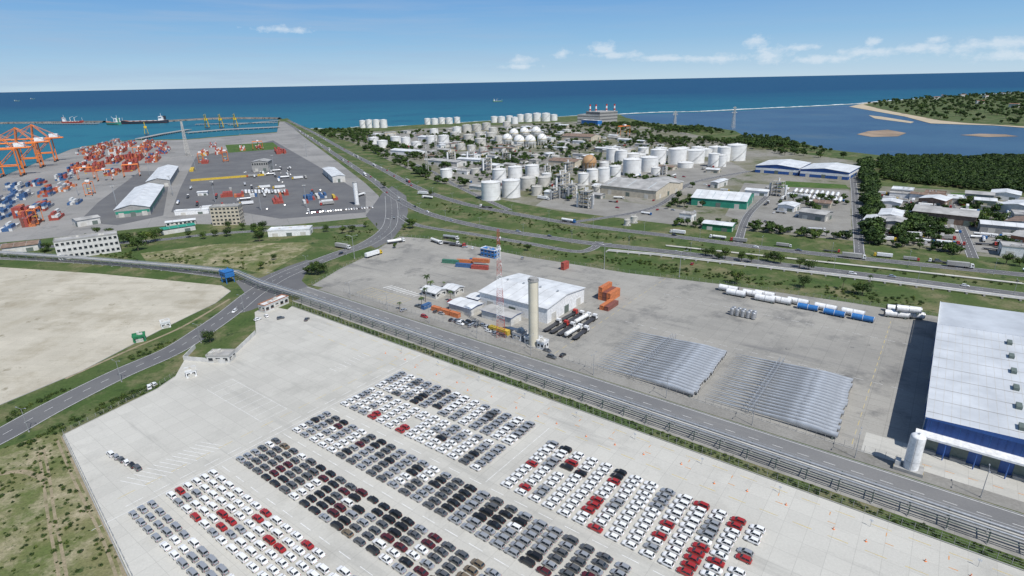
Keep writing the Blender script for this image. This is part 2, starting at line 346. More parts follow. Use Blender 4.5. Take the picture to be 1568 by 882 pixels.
kerb(mb,SP([(338,437),(353,446),(330,464),(250,503),(125,568),(0,620)]),0,.3,0,.18,mgrey)
mb.obj('kerb')
# painted markings
mb=MB()
def ln(p,q,w,mat,z=.045): strip(mb,[p,q],-w/2,w/2,z,mat)
for bb,mt in ((151,ypaint),(163,ypaint),(111.5,wpaint),(90.5,wpaint),(67.5,wpaint)):
    for k in range(-250 if bb>140 else -176,60,9): ln(AB(k,bb),AB(k+5,bb),.22,mt)
for aa in (-181,-187): 
    for k in range(40,165,8): ln(AB(aa,k),AB(aa,k+5),.22,ypaint if aa<-185 else wpaint)
for aa in (-178,-98.5):
    ln(AB(aa,30 if aa<-150 else 113),AB(aa,150),.18,wpaint)
for i in range(9): ln(AB(-232+5.2*i,90),AB(-232+5.2*i,101),.14,wpaint)
ln(AB(-232,90),AB(-190,90),.14,wpaint); ln(AB(-232,101),AB(-190,101),.14,wpaint)
for i in range(14): ln(AB(-196,44+2*i),AB(-186,48+2*i),.2,wpaint)
for i in range(8): ln(AB(-205,132+2.6*i),AB(-200,132+2.6*i),.18,wpaint)
for k in range(-190,60,14): 
    ln(AB(k,157),AB(k+2,157),.3,opaint); ln(AB(k,160),AB(k,161.6),.25,opaint)
for i in range(12): ln(AB(-275+3.3*i,203),AB(-275+3.3*i,214),.2,ypaint)
ln(AB(-275,203),AB(-238,203),.2,ypaint); ln(AB(-275,214),AB(-238,214),.2,ypaint)
for i in range(10): ln(AB(-268+3*i,218),AB(-266+3*i,224),.8,wpaint)
for k in range(12,80,6): ln(AB(k,203),AB(k+2.5,203),.3,opaint,.065)
for k in range(202,330,7): ln(AB(-8,k),AB(-8,k+4),.2,ypaint); ln(AB(-130,k),AB(-130,k+4),.2,ypaint)
for k in range(-120,0,7): ln(AB(k,255),AB(k+4,255),.16,wpaint); ln(AB(k,305),AB(k+4,305),.16,wpaint)
mb.obj('painted_markings')
def leafblob(mb,c,r,n,s,mat,flat=1.0):
    for _ in range(n):
        d=Vector((random.gauss(0,1),random.gauss(0,1),random.gauss(0,1)*flat)).normalized()*r*U(.55,1.05); d.z*=flat
        p=Vector(c)+d; nrm=(d.normalized()+Vector((U(-.8,.8),U(-.8,.8),U(-.2,1)))).normalized()
        a=nrm.orthogonal().normalized(); b2=nrm.cross(a); t=U(0,6.28); a,b2=a*math.cos(t)+b2*math.sin(t),b2*math.cos(t)-a*math.sin(t)
        k=s*U(.6,1.3); mb.add([p-a*k,p-b2*k*.6,p+a*k,p+b2*k*.6],[(0,1,2,3)],mat)
def tree_mesh(h,w,ncl,nl,ls,mats,flat=.8):
    mb=MB(); th=h*.38; x=U(-.3,.3)
    mb.tube((0,0,-.2),(x,x*.5,th),h*.035,h*.022,7,mbark)
    cl=[]
    for i in range(ncl):
        t=2*math.pi*i/ncl*2.4+U(-.4,.4); rr_=w*.5*U(.15,.72); z=th+(h-th)*U(.12,.8)
        c=Vector((rr_*math.cos(t),rr_*math.sin(t),z)); cl.append(c)
        mb.tube((x,x*.5,th*U(.7,1)),c,h*.014,h*.005,5,mbark)
    for c in cl: leafblob(mb,c,w*U(.16,.27),nl,ls,random.choice(mats),flat)
    return mb.mesh('tree')
TN=[tree_mesh(U(8,10),U(8,11),13,90,.38,[leafA,leafB,leafA,leafC]) for _ in range(4)]
TF=[tree_mesh(U(8,10),U(8,10),9,26,.95,[leafA,leafB]) for _ in range(4)]+[tree_mesh(7,8,8,26,.9,[leafC,leafA])]
TM=[tree_mesh(8,9,9,30,.9,[leafB,leafA]) for _ in range(3)]
def bush_mesh():
    mb=MB()
    for i in range(6):
        c=(U(-.8,.8),U(-.8,.8),U(.3,.8)); mb.tube((0,0,0),c,.06,.03,4,mbark); leafblob(mb,c,U(.5,.9),34,.2,random.choice([leafA,leafC,leafB]))
    return mb.mesh('bush')
BU=[bush_mesh() for _ in range(3)]
def palm_mesh(h):
    mb=MB(); q=Vector((0,0,-.2))
    for i in range(5):
        nq=Vector((.02*h*(i/4)**2,0,h*(i+1)/5)); mb.tube(q,nq,.24-.02*i,.22-.02*i,7,mbark); q=nq
    for i in range(16):
        t=i*2.4; L=U(2.4,3.2); el=U(-.1,.9); p=q.copy()
        for k in range(6):
            d=Vector((math.cos(t)*math.cos(el),math.sin(t)*math.cos(el),math.sin(el))); n_=p+d*L/6
            side=Vector((-math.sin(t),math.cos(t),0)); w=.5*(1-abs(k-2)/5)
            for sg in (-1,1):
                mb.add([p,n_,n_+side*sg*w-Vector((0,0,w*.5)),p+side*sg*w*.9-Vector((0,0,w*.5))+d*.1],[(0,1,2,3)],leafP)
            p=n_; el-=.32
    return mb.mesh('palm')
PM=[palm_mesh(7),palm_mesh(9)]
hed=empty('hedge_row')
for i in range(520):
    a=-286+i*.88; p=AB(a+U(-.5,.5),169.3+U(-1.6,1.5)); place('bush_clump',random.choice(BU),p,U(0,6),U(.3,.8),hed)
# ---------------------------------------------------------------- vehicles
def car_mesh(name,col,kind=0):
    mb=MB(); L=[2.05,2.25,2.3][kind]; H=[1.48,1.45,1.72][kind]; W=.87; bz=.93 if kind<2 else 1.05
    st=[(-L,.70,.35,.72),(-L+.12,.82,.24,bz-.03),(-L*.6,W,.2,bz),(0,W,.2,bz),(L*.45,W,.2,bz-.03),(L*.82,.83,.22,bz-.16),(L,.66,.32,bz-.34)]
    vs=[];fs=[]
    for x,w,zb,zt in st:
        zm=zb+(zt-zb)*.55
        vs+=[(x,-w*.9,zb),(x,-w,zm),(x,-w*.9,zt),(x,w*.9,zt),(x,w,zm),(x,w*.9,zb)]
    for i in range(len(st)-1):
        for k in range(6): a=i*6+k;b2=i*6+(k+1)%6; fs.append((a,b2,b2+6,a+6)[::-1])
    fs+=[(0,1,2,3,4,5),tuple(6*(len(st)-1)+k for k in (5,4,3,2,1,0))]
    mb.add(vs,fs,col)
    xb0,xb1,xt0,xt1={0:(-L+.15,L*.5,-L+.5,L*.12),1:(-L+.7,L*.48,-L*.48,L*.1),2:(-L+.1,L*.5,-L+.3,L*.15)}[kind]
    w0,w1=.78,.60; B=[Vector(v) for v in ((xb0,-w0,bz-.02),(xb1,-w0,bz-.04),(xb1,w0,bz-.04),(xb0,w0,bz-.02))]; T=[Vector(v) for v in ((xt0,-w1,H-.03),(xt1,-w1,H),(xt1,w1,H),(xt0,w1,H-.03))]
    mb.add(T,[(0,1,2,3)],col)
    for i in range(4):
        j=(i+1)%4; q=[B[i],B[j],T[j],T[i]]; c=sum(q,Vector())/4; mb.add(q,[(0,1,2,3)],col)
        nrm=(q[1]-q[0]).cross(q[3]-q[0]).normalized()*.012; fx=.88 if i%2==0 else .86
        a=[c+(p-c)*fx+nrm for p in q]
        if i%2==0:
            m0=(a[0]+a[1])/2;m1=(a[2]+a[3])/2; e=(a[1]-a[0]).normalized()*.04
            mb.add([a[0],m0-e,m1-e,a[3]],[(0,1,2,3)],mglass); mb.add([m0+e,a[1],a[2],m1+e],[(0,1,2,3)],mglass)
        else: mb.add(a,[(0,1,2,3)],mglass)
    for x in (-L*.62,L*.62):
        for s_ in (-1,1):
            mb.tube((x,s_*.68,.31),(x,s_*.885,.31),.31,.31,12,mtyre); mb.tube((x,s_*.886,.31),(x,s_*.9,.31),.18,.18,8,mhub)
    for s_ in (-1,1):
        mb.box(L-.09,s_*.52,bz-.42,.14,.28,.12,mlamp); mb.box(-L+.04,s_*.6,bz-.3,.1,.18,.2,mtail); mb.box(L*.36,s_*.93,bz-.02,.14,.12,.1,col)
    return mb.mesh(name)
def carpaint(n,c,me=.3): 
    m=M('car_paint_'+n,c,.3,me,var=.03,coat=.6); return m
CP={'w':carpaint('white',(.80,.80,.79),0),'s':carpaint('silver',(.50,.51,.52),.5),'g':carpaint('grey',(.15,.155,.16),.4),'k':carpaint('black',(.02,.02,.022),.2),'r':carpaint('red',(.42,.03,.03),.2),'m':carpaint('maroon',(.12,.022,.028),.3),'b':carpaint('dark_blue',(.03,.045,.09),.4),'y':carpaint('bronze',(.26,.20,.13),.4)}
CM={k:[car_mesh('parked_car',v,i) for i in (0,1,2)] for k,v in CP.items()}
def carblock(a0,a1,b0,b1,pal,pa=5.25,pb=2.65,miss=.015,kinds=(0,0,1,2)):
    nb=int((b1-b0)/pb+.6); na=int((a1-a0)/pa+.6); kd=random.choice(kinds)
    for i in range(na):
        base=random.choice(pal)
        for j in range(nb):
            if R()<(.75 if base in 'rm' else .5): base=random.choice(pal)
            if R()<.14: kd=random.choice(kinds)
            if R()<miss: continue
            p=AB(a0+2.4+i*pa+U(-.22,.22),b0+pb/2+j*pb+U(-.1,.1),.03)
            place('parked_car',CM[base][kd],p,EA+(math.pi)+U(-.02,.02))
carblock(-176,-102,115,131,'wwwwsswskwwgsw'+'r'); carblock(-176,-102,132.3,147.8,'wwwsswwgkkwsgs')
carblock(-94,-21,114,128.6,'wwwwrwwrwrwsgw'); carblock(-94,-21,129.8,143.8,'wwwwwwrwkwwsrw')
carblock(-176,-44,93,109.5,'kgsgskgsgwskgms')
carblock(-176,-30,71.5,88,'gkskgsgkgsygwkm')
carblock(-176.5,-60,49,64.5,'wwwwwwrwwwrwrs')
carblock(-177,-90,38.5,46.2,'wsswwsws')
for i in range(6): place('parked_car',CM[random.choice('wwskg')][random.choice((0,1,2))],S(170+8*i,697+4.2*i),EA+.1*U(-1,1)+math.pi)
def truck_mesh(name,cab,kind,body=None):
    mb=MB(); body=body or mw
    mb.box(6.6,0,.75,2.0,2.4,.9,cab); mb.add([(5.6,-1.18,1.65),(7.6,-1.18,1.65),(7.6,1.18,1.65),(5.6,1.18,1.65),(5.7,-1.05,3.1),(7.2,-1.05,3.1),(7.2,1.05,3.1),(5.7,1.05,3.1)],[(0,1,5,4),(1,2,6,5),(2,3,7,6),(3,0,4,7),(4,5,6,7)],cab)
    mb.add([(7.58,-1,1.85),(7.58,1,1.85),(7.30,.95,2.9),(7.30,-.95,2.9)],[(0,1,2,3)],mglass)
    for s_ in (-1,1): mb.add([(6.2,s_*1.19,1.8),(7.2,s_*1.19,1.8),(7.0,s_*1.10,2.7),(6.2,s_*1.10,2.7)],[(0,1,2,3)],mglass)
    mb.box(-.2,0,.85,13,.9,.3,mdark)
    for x in (-5.4,-4.2,-3.0,3.2,4.3,6.7):
        for s_ in (-1,1): mb.tube((x,s_*.75,.5),(x,s_*1.2,.5),.5,.5,10,mtyre)
    if kind=='box': 
        mb.box(-1.0,0,1.15,12,2.45,2.6,body)
        for i in range(12): mb.box(-6.6+i*1.02,0,1.2,.08,2.5,2.5,body)
    elif kind=='tank':
        mb.tube((-6.6,0,2.2),(4.6,0,2.2),1.1,1.1,16,body)
        for x in (-6.65,4.62): mb.tube((x,0,2.2),(x+(-.25 if x<0 else .25),0,2.2),1.1,.7,16,body)
        for x in (-4,-1,2): mb.cyl(x,0,3.25,.35,.35,.2,8,msteel); mb.tube((x-1.5,0,2.2),(x-1.4,0,2.2),1.13,1.13,16,msteel)
    elif kind=='flat': 
        mb.box(-1,0,1.15,12,2.45,.2,mdark); mb.box(4.9,0,1.2,.15,2.4,1.2,mdark)
    return mb.mesh(name)
TR=[truck_mesh('parked_truck',c,k,bo) for c,k,bo in ((mw,'box',mw),(mred,'box',mgrey),(mw,'tank',mw2),(mw,'box',mroofg),(mw,'tank',msteel),(mred,'flat',mw),(mw,'flat',mw),(myel,'box',mw),(mblue2,'tank',mw))]
def park(px,py,ang,me=None,name=None):
    p=S(px,py,.1); me=me or random.choice(TR); place(name or 'parked_truck',me,p,ang)
def car(px,py,ang,c=None):
    p=S(px,py,.1); place('parked_car',CM[c or random.choice('wwsgkrs')][random.choice((0,1,2))],p,ang)
for p,d in walk(RA,16):
    if S(1030,360).x<p.x<S(1700,430).x and R()<.68:
        q=p+Vector((-d.y,d.x,0))*U(8,9.5); q.z=.1; place('parked_truck',random.choice(TR),q,math.atan2(d.y,d.x)+random.choice((0,math.pi)),U(.6,.95))
        if R()<.5: q=p+Vector((-d.y,d.x,0))*U(12.5,13.5); q.z=.1; place('parked_car',CM[random.choice('wsgkr')][0],q,math.atan2(d.y,d.x))
for path in (RA,RB):
    for p,d in walk(path,31):
        if R()<.55 and depth(p)<1600:
            q=p+Vector((-d.y,d.x,0))*random.choice((-2.3,2.3))+d*U(-9,9); q.z=.12
            if R()<.2: place('truck',random.choice(TR),q,math.atan2(d.y,d.x))
            else: place('car',CM[random.choice('wwsgkr')][random.choice((0,1,2))],q,math.atan2(d.y,d.x))
for p,d in walk(RC,60):
    if R()<.4: q=p+Vector((-d.y,d.x,0))*2.5; q.z=.09; place('car',CM[random.choice('wsk')][0],q,math.atan2(d.y,d.x))
park(606,372,.5,TR[2]); park(572,392,.9,TR[7]); park(525,380,-.5); park(553,300,1.2); park(745,318,2.7); park(648,298,2.6,TR[0]); park(655,304,2.6,TR[2])
# ---------------------------------------------------------------- lamps, fence, pipe rack
mb=MB(); mb.cyl(0,0,0,.14,.08,10,8,msteel); mb.cyl(0,0,0,.3,.3,.4,8,mgrey)
for s_ in (-1,1): mb.beam((0,0,9.9),(s_*1.8,0,10.4),.07,msteel); mb.box(s_*2.1,0,10.36,.8,.3,.14,msteel)
LAMP=mb.mesh('street_lamp')
for p,d in walk([AB(-270,194.3),AB(200,194.3)],33): place('street_lamp',LAMP,p,EA+1.57)
for path in (RA,RB):
    for p,d in walk(path,45):
        if depth(p)<900: q=p+Vector((-d.y,d.x,0))*(-6.5); place('street_lamp',LAMP,q,math.atan2(d.y,d.x)+1.57)
for p,d in walk(RC,40): place('street_lamp',LAMP,p+Vector((-d.y,d.x,0))*8,math.atan2(d.y,d.x)+1.57)
mb=MB(); mb.cyl(0,0,0,.5,.25,28,10,msteel); mb.cyl(0,0,27.5,1.6,1.6,.25,12,msteel)
for i in range(8): t=i*.785; mb.box(1.9*math.cos(t),1.9*math.sin(t),27.2,.7,.7,.6,mgt,t)
FM=mb.mesh('floodlight_mast')
for x,y in ((265,300),(330,310),(400,322),(470,318),(300,262),(420,262),(470,240),(180,318),(120,300),(230,270),(370,222)): q=S(x,y); place('floodlight_mast',FM,(q.x,q.y,0),0,.85)
for x,y in ((543,396),(925,412),(1040,424),(600,366)): q=S(x,y); place('street_lamp',LAMP,(q.x,q.y,0),0,1.7)
def fence(pts,h=2.2,step=3,mat=mgrey,wire=3):
    mb=MB()
    for p,d in walk(pts,step): mb.cyl(p.x,p.y,0,.07,.07,h,5,mat)
    for a,b2 in zip(pts,pts[1:]):
        for k in range(wire): z=h*(k+.6)/wire; mb.beam((a.x,a.y,z),(b2.x,b2.y,z),.025,msteel)
    mb.obj('wire_fence')
fence([AB(-288,167.4),AB(140,167.4)],2.4); fence([AB(-283,199.6),AB(8,199.6)],2.4)
fence(SP([(478,437),(562,392),(612,362),(680,368),(800,392),(960,418),(1110,436),(1300,463),(1450,487)]),2.4,4); fence(SP([(99,668),(204,886)]),1.6,4)
fence(SP([(97,664),(150,637),(240,593),(268,574)]),1.8,3); fence(SP([(345,424),(215,404),(0,392)]),2,4)
mdk=M('rack_steel',(.13,.16,.14),.6)
def rack(name,pts,h,w,step,npipe=4):
    mb=MB(); N=norms(pts)
    for p,d in walk(pts,step):
        nv=Vector((-d.y,d.x,0)); a=p+nv*w/2; b2=p-nv*w/2
        for q in (a,b2): mb.beam((q.x,q.y,0),(q.x,q.y,h+.9),.28,mdk); mb.box(q.x,q.y,0,.8,.8,.3,mgrey)
        mb.beam((a.x,a.y,h),(b2.x,b2.y,h),.25,mdk)
    for a,b2,na,nb in zip(pts,pts[1:],N,N[1:]):
        for k in range(npipe):
            o=-w/2+w*(k+.5)/npipe; r=(.42,.28,.36,.22)[k%4]
            q0=a+na*o;q1=b2+nb*o; mb.tube((q0.x,q0.y,h+r+.12),(q1.x,q1.y,h+r+.12),r,r,8,(msteel,mgt,msteel,mgrey)[k%4])
        for o in (-w/2-.2,w/2+.2):
            q0=a+na*o;q1=b2+nb*o; mb.beam((q0.x,q0.y,h-.1),(q1.x,q1.y,h-.1),.2,mdk); mb.beam((q0.x,q0.y,h+1.1),(q1.x,q1.y,h+1.1),.1,msteel)
    mb.obj(name)
rack('pipe_rack',[AB(190,175.3),AB(-60,175.3),AB(-292,175.3),S(400,441),S(362,424),S(300,417),S(150,404),S(0,393),S(-80,388)],3.2,5.2,9)
mb=MB(); pp=SP([(930,386),(1000,392),(1150,409),(1350,433),(1568,461),(1700,478)])
for o in (0,2.0,3.6):
    N=norms(pp); q=[(p+n_*o) for p,n_ in zip(pp,N)]; mb.path([(v.x,v.y,1.0) for v in q],.42,8,mgt if o!=2 else msteel)
for p,d in walk(pp,8): mb.box(p.x,p.y+1.5,0,1,5,.6,mgrey,math.atan2(d.y,d.x))
mb.obj('pipeline')
mb=MB(); pp=SP([(1020,378),(1200,397),(1400,418),(1568,437)])
for o in (0,1.6): mb.path([(v.x,v.y+o,.9) for v in pp],.35,8,mgt)
mb.obj('pipeline')
mb=MB()
for x in (-3,3):
    for y in (-2.5,2.5): mb.beam((x,y,0),(x,y,9),.45,mblue2)
mb.box(0,0,4.2,7.2,6,3.6,mblue2); mb.box(0,0,7.8,7.8,6.6,.3,mblue2); mb.beam((-3,-2.5,0),(3,-2.5,4.2),.25,mblue2); mb.beam((-3,2.5,0),(3,2.5,4.2),.25,mblue2)
for x in (-2,0,2): mb.box(x,-3.03,5,1.2,.08,1.3,mglass)
mb.obj('conveyor_tower',S(350,432),EA)
# ---------------------------------------------------------------- buildings
def shed(name,p0,ang,w,d,h,wall,roof,trim=None,flat=False,win=0,doors=2,sky=0,rh=None,vents=0,band=None):
    mb=MB(); trim=trim or roof
    mb.box(w/2,d/2,0,w,d,h,wall)
    rh=rh if rh is not None else min(w,d)*.09
    if flat:
        mb.box(w/2,d/2,h+.003,w+.4,d+.4,.3,roof)
        for x,y,sx_,sy_ in ((w/2,-.05,w+.5,.25),(w/2,d+.05,w+.5,.25),(-.05,d/2,.25,d-.2),(w+.05,d/2,.25,d-.2)): mb.box(x,y,h+.1,sx_,sy_,.8,trim)
        for _ in range(3+vents): mb.box(U(.15,.85)*w,U(.15,.85)*d,h+.3,U(1,2),U(1,2),U(.7,1.3),mgt)
    else:
        o=.7
        if w>=d:
            A=[(-o,-o,h),(w+o,-o,h),(w+o,d/2,h+rh),(-o,d/2,h+rh),(w+o,d+o,h),(-o,d+o,h)]
            gab=[[(0,0,h),(0,d,h),(0,d/2,h+rh)],[(w,0,h),(w,d,h),(w,d/2,h+rh)]]
        else:
            A=[(-o,d+o,h),(-o,-o,h),(w/2,-o,h+rh),(w/2,d+o,h+rh),(w+o,-o,h),(w+o,d+o,h)]
            gab=[[(0,0,h),(w,0,h),(w/2,0,h+rh)],[(0,d,h),(w,d,h),(w/2,d,h+rh)]]
        A=[(x,y,z+.05) for x,y,z in A]; Bm=[(x,y,z+.25) for x,y,z in A]
        mb.add(Bm,[(0,1,2,3),(3,2,4,5)],roof); mb.add(A,[(3,2,1,0),(5,4,2,3)],trim)
        mb.add(A+Bm,[(0,1,7,6),(5,4,10,11)[::-1],(1,2,8,7),(2,4,10,8),(5,3,9,11),(3,0,6,9)],trim)
        for g_ in gab: mb.add(g_,[(0,1,2)],wall)
        L=max(w,d); nse=max(3,int(L/6))
        for i in range(nse+1):
            t=i/nse
            for k,(u0,u1) in enumerate(((Bm[0],Bm[3]),(Bm[5],Bm[3]))):
                e0=Vector(u0);e1=Vector(u1); lv=(Vector(Bm[1])-Vector(Bm[0])); a=e0+lv*t*.998+Vector((0,0,.02));b2=e1+lv*t*.998+Vector((0,0,.02)); 
                mt=mskyl if (sky and i%sky==1) else mroofg; ww=.9 if mt is mskyl else .2; lvn=lv.normalized()*ww/2
                if mt is mskyl: a=a.lerp(b2,.15); b2=a.lerp(b2,.8)
                mb.add([a-lvn,a+lvn,b2+lvn,b2-lvn],[(0,1,2,3)],mt)
        for i in range(vents): mb.cyl(*( (w*(i+.5)/vents,d/2,h+rh) if w>=d else (w/2,d*(i+.5)/vents,h+rh)),.5,.7,1.1,8,msteel)
    for (ox,oy,dx,dy,L) in ((0,0,1,0,w),(w,0,0,1,d),(w,d,-1,0,w),(0,d,0,-1,d)):
        r_=math.atan2(dy,dx); nx,ny=dy,-dx
        if band: mb.box(ox+dx*L/2+nx*.01,oy+dy*L/2+ny*.01,h*.42,L-.6,.1,h*.34,band,r_)
        if doors:
            for i in range(doors):
                t=L*(i+.5)/doors; mb.box(ox+dx*t+nx*.02,oy+dy*t+ny*.02,0,min(4.5,L/doors*.6),.16,min(4.5,h*.6),mdk if i%2 else mgt,r_)
        if win:
            nb_=max(2,int(L/3.2)); fh=h/win
            for f in range(win):
                for i in range(nb_):
                    t=L*(i+.5)/nb_; x=ox+dx*t+nx*.02;y=oy+dy*t+ny*.02
                    if doors and f==0 and h/win>4: continue
                    mb.box(x,y,f*fh+fh*.38,L/nb_*.58,.12,fh*.38,mglass,r_); mb.box(x+nx*.06,y+ny*.06,f*fh+fh*.34,L/nb_*.66,.2,.1,trim,r_)
    o=mb.obj(name,(p0.x,p0.y,0),ang)
    n_=max(1,int(max(w,d)/min(w,d)+.5))
    for i in range(n_):
        t=(i+.5)/n_; u_=(w*t,d/2) if w>=d else (w/2,d*t)
        OBS.append((p0.x+math.cos(ang)*u_[0]-math.sin(ang)*u_[1],p0.y+math.sin(ang)*u_[0]+math.cos(ang)*u_[1],min(w,d)*.62))
    return o
def shedpx(name,a,b2,d,h,wall,roof,**k):
    p,q=S(*a),S(*b2); return shed(name,p,math.atan2(q.y-p.y,q.x-p.x),(q-p).length,d,h,wall,roof,**k)
shedpx('office_block',(90,399),(186,385),13,14,mwall,mroofg,flat=True,win=3,doors=0,trim=mgrey)
shedpx('apartment_like_office',(326,346),(369,344),12,17,mbeige,mgrey,flat=True,win=5,doors=0)
shedpx('low_office',(411,363),(475,360),12,5,mw,mroofw,flat=True,win=1,doors=3)
shedpx('gate_office',(250,360),(300,352),10,4.5,mwall,mroofgr,win=1); shedpx('gate_office',(255,348),(300,343),8,4,mwall,mroofw,win=1)
shedpx('storehouse',(5,390),(60,383),16,5,mwall,mroofbr); shedpx('storehouse',(120,348),(155,342),14,6,mwall,mroofg)
shedpx('storehouse',(268,330),(320,327),6,4,mw,mroofw,flat=True)
q=S(178,334); shed('port_warehouse',q,GA-math.pi/2,30,150,8,mgrey,mroofw,win=0,doors=3,sky=3,trim=mw,band=mroofgr,rh=4)
q=S(226,288); shed('port_warehouse',q,GA-math.pi/2,26,150,8,mgrey,mroofw,doors=3,sky=3,trim=mw,rh=3.5)
q=S(510,280); shed('port_warehouse',q,GA-math.pi/2,16,90,8,mwall,mroofw,doors=3)
shedpx('port_building',(387,263),(412,262),25,14,mgrey,mroofg,win=2); shedpx('port_building',(303,300),(318,299),8,4,mw,mroofw)
shed('white_warehouse',AB(-198,229),EA,46,38,8.5,mw,mroofw,trim=mw,doors=3,rh=2.2,sky=0,vents=4)
shed('annex_building',AB(-208,214),EA,16,10,4.2,mwall,mroofw,trim=mblue,win=1,doors=1,rh=.6)
shed('annex_building',AB(-206,227),EA,8,8,4.2,mwall,mroofw,trim=mblue,win=1,doors=1,rh=.6)
shed('annex_building',AB(-186,216),EA,20,9,4.5,mwall,mroofg,trim=mblue,win=1,doors=1,rh=.5)
shed('gate_house',AB(-238,222),EA,12,9,3.6,mwall,mroofw,trim=mw,win=1,doors=1,rh=1.4); shed('gate_house',AB(-229,232),EA,9,8,3.6,mwall,mroofw,trim=mw,win=1,doors=1,rh=1.3)
shed('guard_booth',AB(-148,203),EA,7,5,3,mwall,mroofw,flat=True,win=1,doors=1); shed('guard_booth',AB(-156,204),EA,5,6,3,mw,mroofg,flat=True,win=1,doors=1); shed('guard_booth',AB(-140,202),EA,4,4,3.4,mw,mroofw,flat=True,win=1,doors=0)
shed('blue_site_office',S(736,392),EA,13,6,5.5,mblue2,mblue2,flat=True,win=2,doors=0,trim=mw)
mb=MB(); mb.cyl(0,0,0,3.4,3.4,.5,28,mgrey); mb.cyl(0,0,.5,2.35,2.35,32.5,32,mcream); mb.cyl(0,0,33,2.6,2.6,.5,32,mgrey); mb.cyl(0,0,33.5,2.0,2.0,1,24,mgrey)
for z in (6,12,18,24,30): mb.cyl(0,0,z,2.37,2.37,.08,32,mgt)
for i in range(12):
    t=i*math.pi/6; mb.beam((2.5*math.cos(t),2.5*math.sin(t),33.4),(2.5*math.cos(t),2.5*math.sin(t),34.6),.06,mdark)
for s_ in (-.3,.3): mb.beam((s_+2,-1.5,.5),(s_+2,-1.5,34),.05,mdark)
for i in range(56): mb.beam((1.7,-1.5,1+i*.58),(2.3,-1.5,1+i*.58),.03,mdark)
mb.obj('water_tower',(9.9,249,0))
def lattice(h,w0,w1,n,m1,m2,t=.22,arms=None):
    mb=MB()
    def c(k,z):
        w=w0+(w1-w0)*z/h; s_=((-1,-1),(1,-1),(1,1),(-1,1))[k%4]; return (s_[0]*w/2,s_[1]*w/2,z)
    for i in range(n):
        z0,z1=h*i/n,h*(i+1)/n; m_=m1 if (i*7//n)%2==0 else m2
        for k in range(4):
            mb.beam(c(k,z0),c(k,z1),t,m_); mb.beam(c(k,z0),c(k+1,z1),t*.55,m_); mb.beam(c(k+1,z0),c(k,z1),t*.55,m_); mb.beam(c(k,z1),c(k+1,z1),t*.55,m_)
    if arms:
        for z,l in arms:
            for s_ in (-1,1): mb.beam((0,0,z),(s_*l,0,z+.5),t*1.3,m1); mb.beam((0,0,z+3),(s_*l,0,z+.5),t,m1); mb.tube((s_*l,0,z+.5),(s_*l,0,z-2.5),.15,.15,6,mdark)
    for _ in range(0 if arms else 6):
        z=U(.6,.95)*h; t_=U(0,6); mb.tube((math.cos(t_)*.8,math.sin(t_)*.8,z),(math.cos(t_)*1.2,math.sin(t_)*1.2,z),.5,.5,10,mw)
    return mb
lattice(55,4.2,.9,22,mmast,mw,.11).obj('lattice_mast',(-6,260,0))
q=S(288,238); lattice(62,6,2,14,mgt,mgt,.4).obj('lattice_mast',(q.x,q.y,0))
for a,hh,ww in ((S(1122,197),52,8),(S(1033,190),34,7),(S(655,268),42,4),(S(668,240),40,4)): 
    lattice(hh,ww,1.6,10,mgt,mgt,.45 if ww>6 else .25,[(hh*.72,8),(hh*.84,7),(hh*.94,5)] if ww>6 else None).obj('transmission_tower' if ww>6 else 'lattice_mast',(a.x,a.y,0),.3)
q=S(547,314); mb=MB(); mb.cyl(0,0,0,3,3,1,20,mgrey); mb.cyl(0,0,1,2.3,2.3,23,24,mw); mb.cyl(0,0,24,2.6,2.6,.6,24,mgrey); mb.beam((2.4,0,1),(2.4,0,25),.15,mdark); mb.obj('water_tower',(q.x,q.y,0)); OBS.append((q.x,q.y,6))
# ---- blue and white warehouse on the right
mb=MB(); w,d,h=110,127,13
mb.box(w/2,46,0,w,92,h,mblue); mb.box(w/2,109.6,0,w,35,h-1,mblue)
rf=M('warehouse_roof_sheet',(.57,.59,.605),.45,var=.14,scale=.08); rf2=M('warehouse_roof_sheet_old',(.50,.525,.55),.5,var=.14,scale=.08)
for s0,s1,z0,z1 in ((-.8,w/2,h+.1,h+2.6),(w+.8,w/2,h+.1,h+2.6)):
    mb.add([(s0,-1.2,z0),(s1,-1.2,z1),(s1,92,z1),(s0,92,z0)],[(0,1,2,3)] if s0<s1 else [(3,2,1,0)],rf)
    mb.add([(s0,92.3,z0-.9),(s1,92.3,z1-.9),(s1,d+1,z1-.9),(s0,d+1,z0-.9)],[(0,1,2,3)] if s0<s1 else [(3,2,1,0)],rf2)
mb.add([(-.8,92.1,h-.9),(w/2,92.1,h+1.6),(w/2,92.1,h+2.6),(-.8,92.1,h+.1)],[(0,1,2,3)],mblue)
mb.add([(-.8,-1.2,h-.5),(w+.8,-1.2,h-.5),(w+.8,-1.2,h+.1),(w/2,-1.2,h+2.6),(-.8,-1.2,h+.1)],[(0,1,2,3,4)],mblue)
mb.box(-.85,d/2-1,h-.6,.2,d,.66,mw)
for i in range(10):
    y=3+i*9.8
    if y<91: mb.add([(-.7,y,h+.14),(w/2,y,h+2.64),(w/2,y+.35,h+2.64),(-.7,y+.35,h+.14)],[(0,1,2,3)],mroofg)
for i in range(22):
    x=1+i*2.4; z=h+.12+(x+.8)*2.5/55.8; mb.add([(x,-1.1,z),(x+.1,-1.1,z),(x+.1,92,z),(x,92,z)],[(0,1,2,3)],mgt)
for i in (1,3):
    for j in range(6):
        x=14+i*9.5; zz=h+.1+(x+.8)*2.5/(w/2+.8); mb.box(x,6+j*15,zz,1.6,3.6,1.1,mdk)
for j in range(9):
    zz=h+.16+30.8*2.5/55.8; mb.box(30,8+j*9.5,zz-.05,.9,6,.12,mskyl)
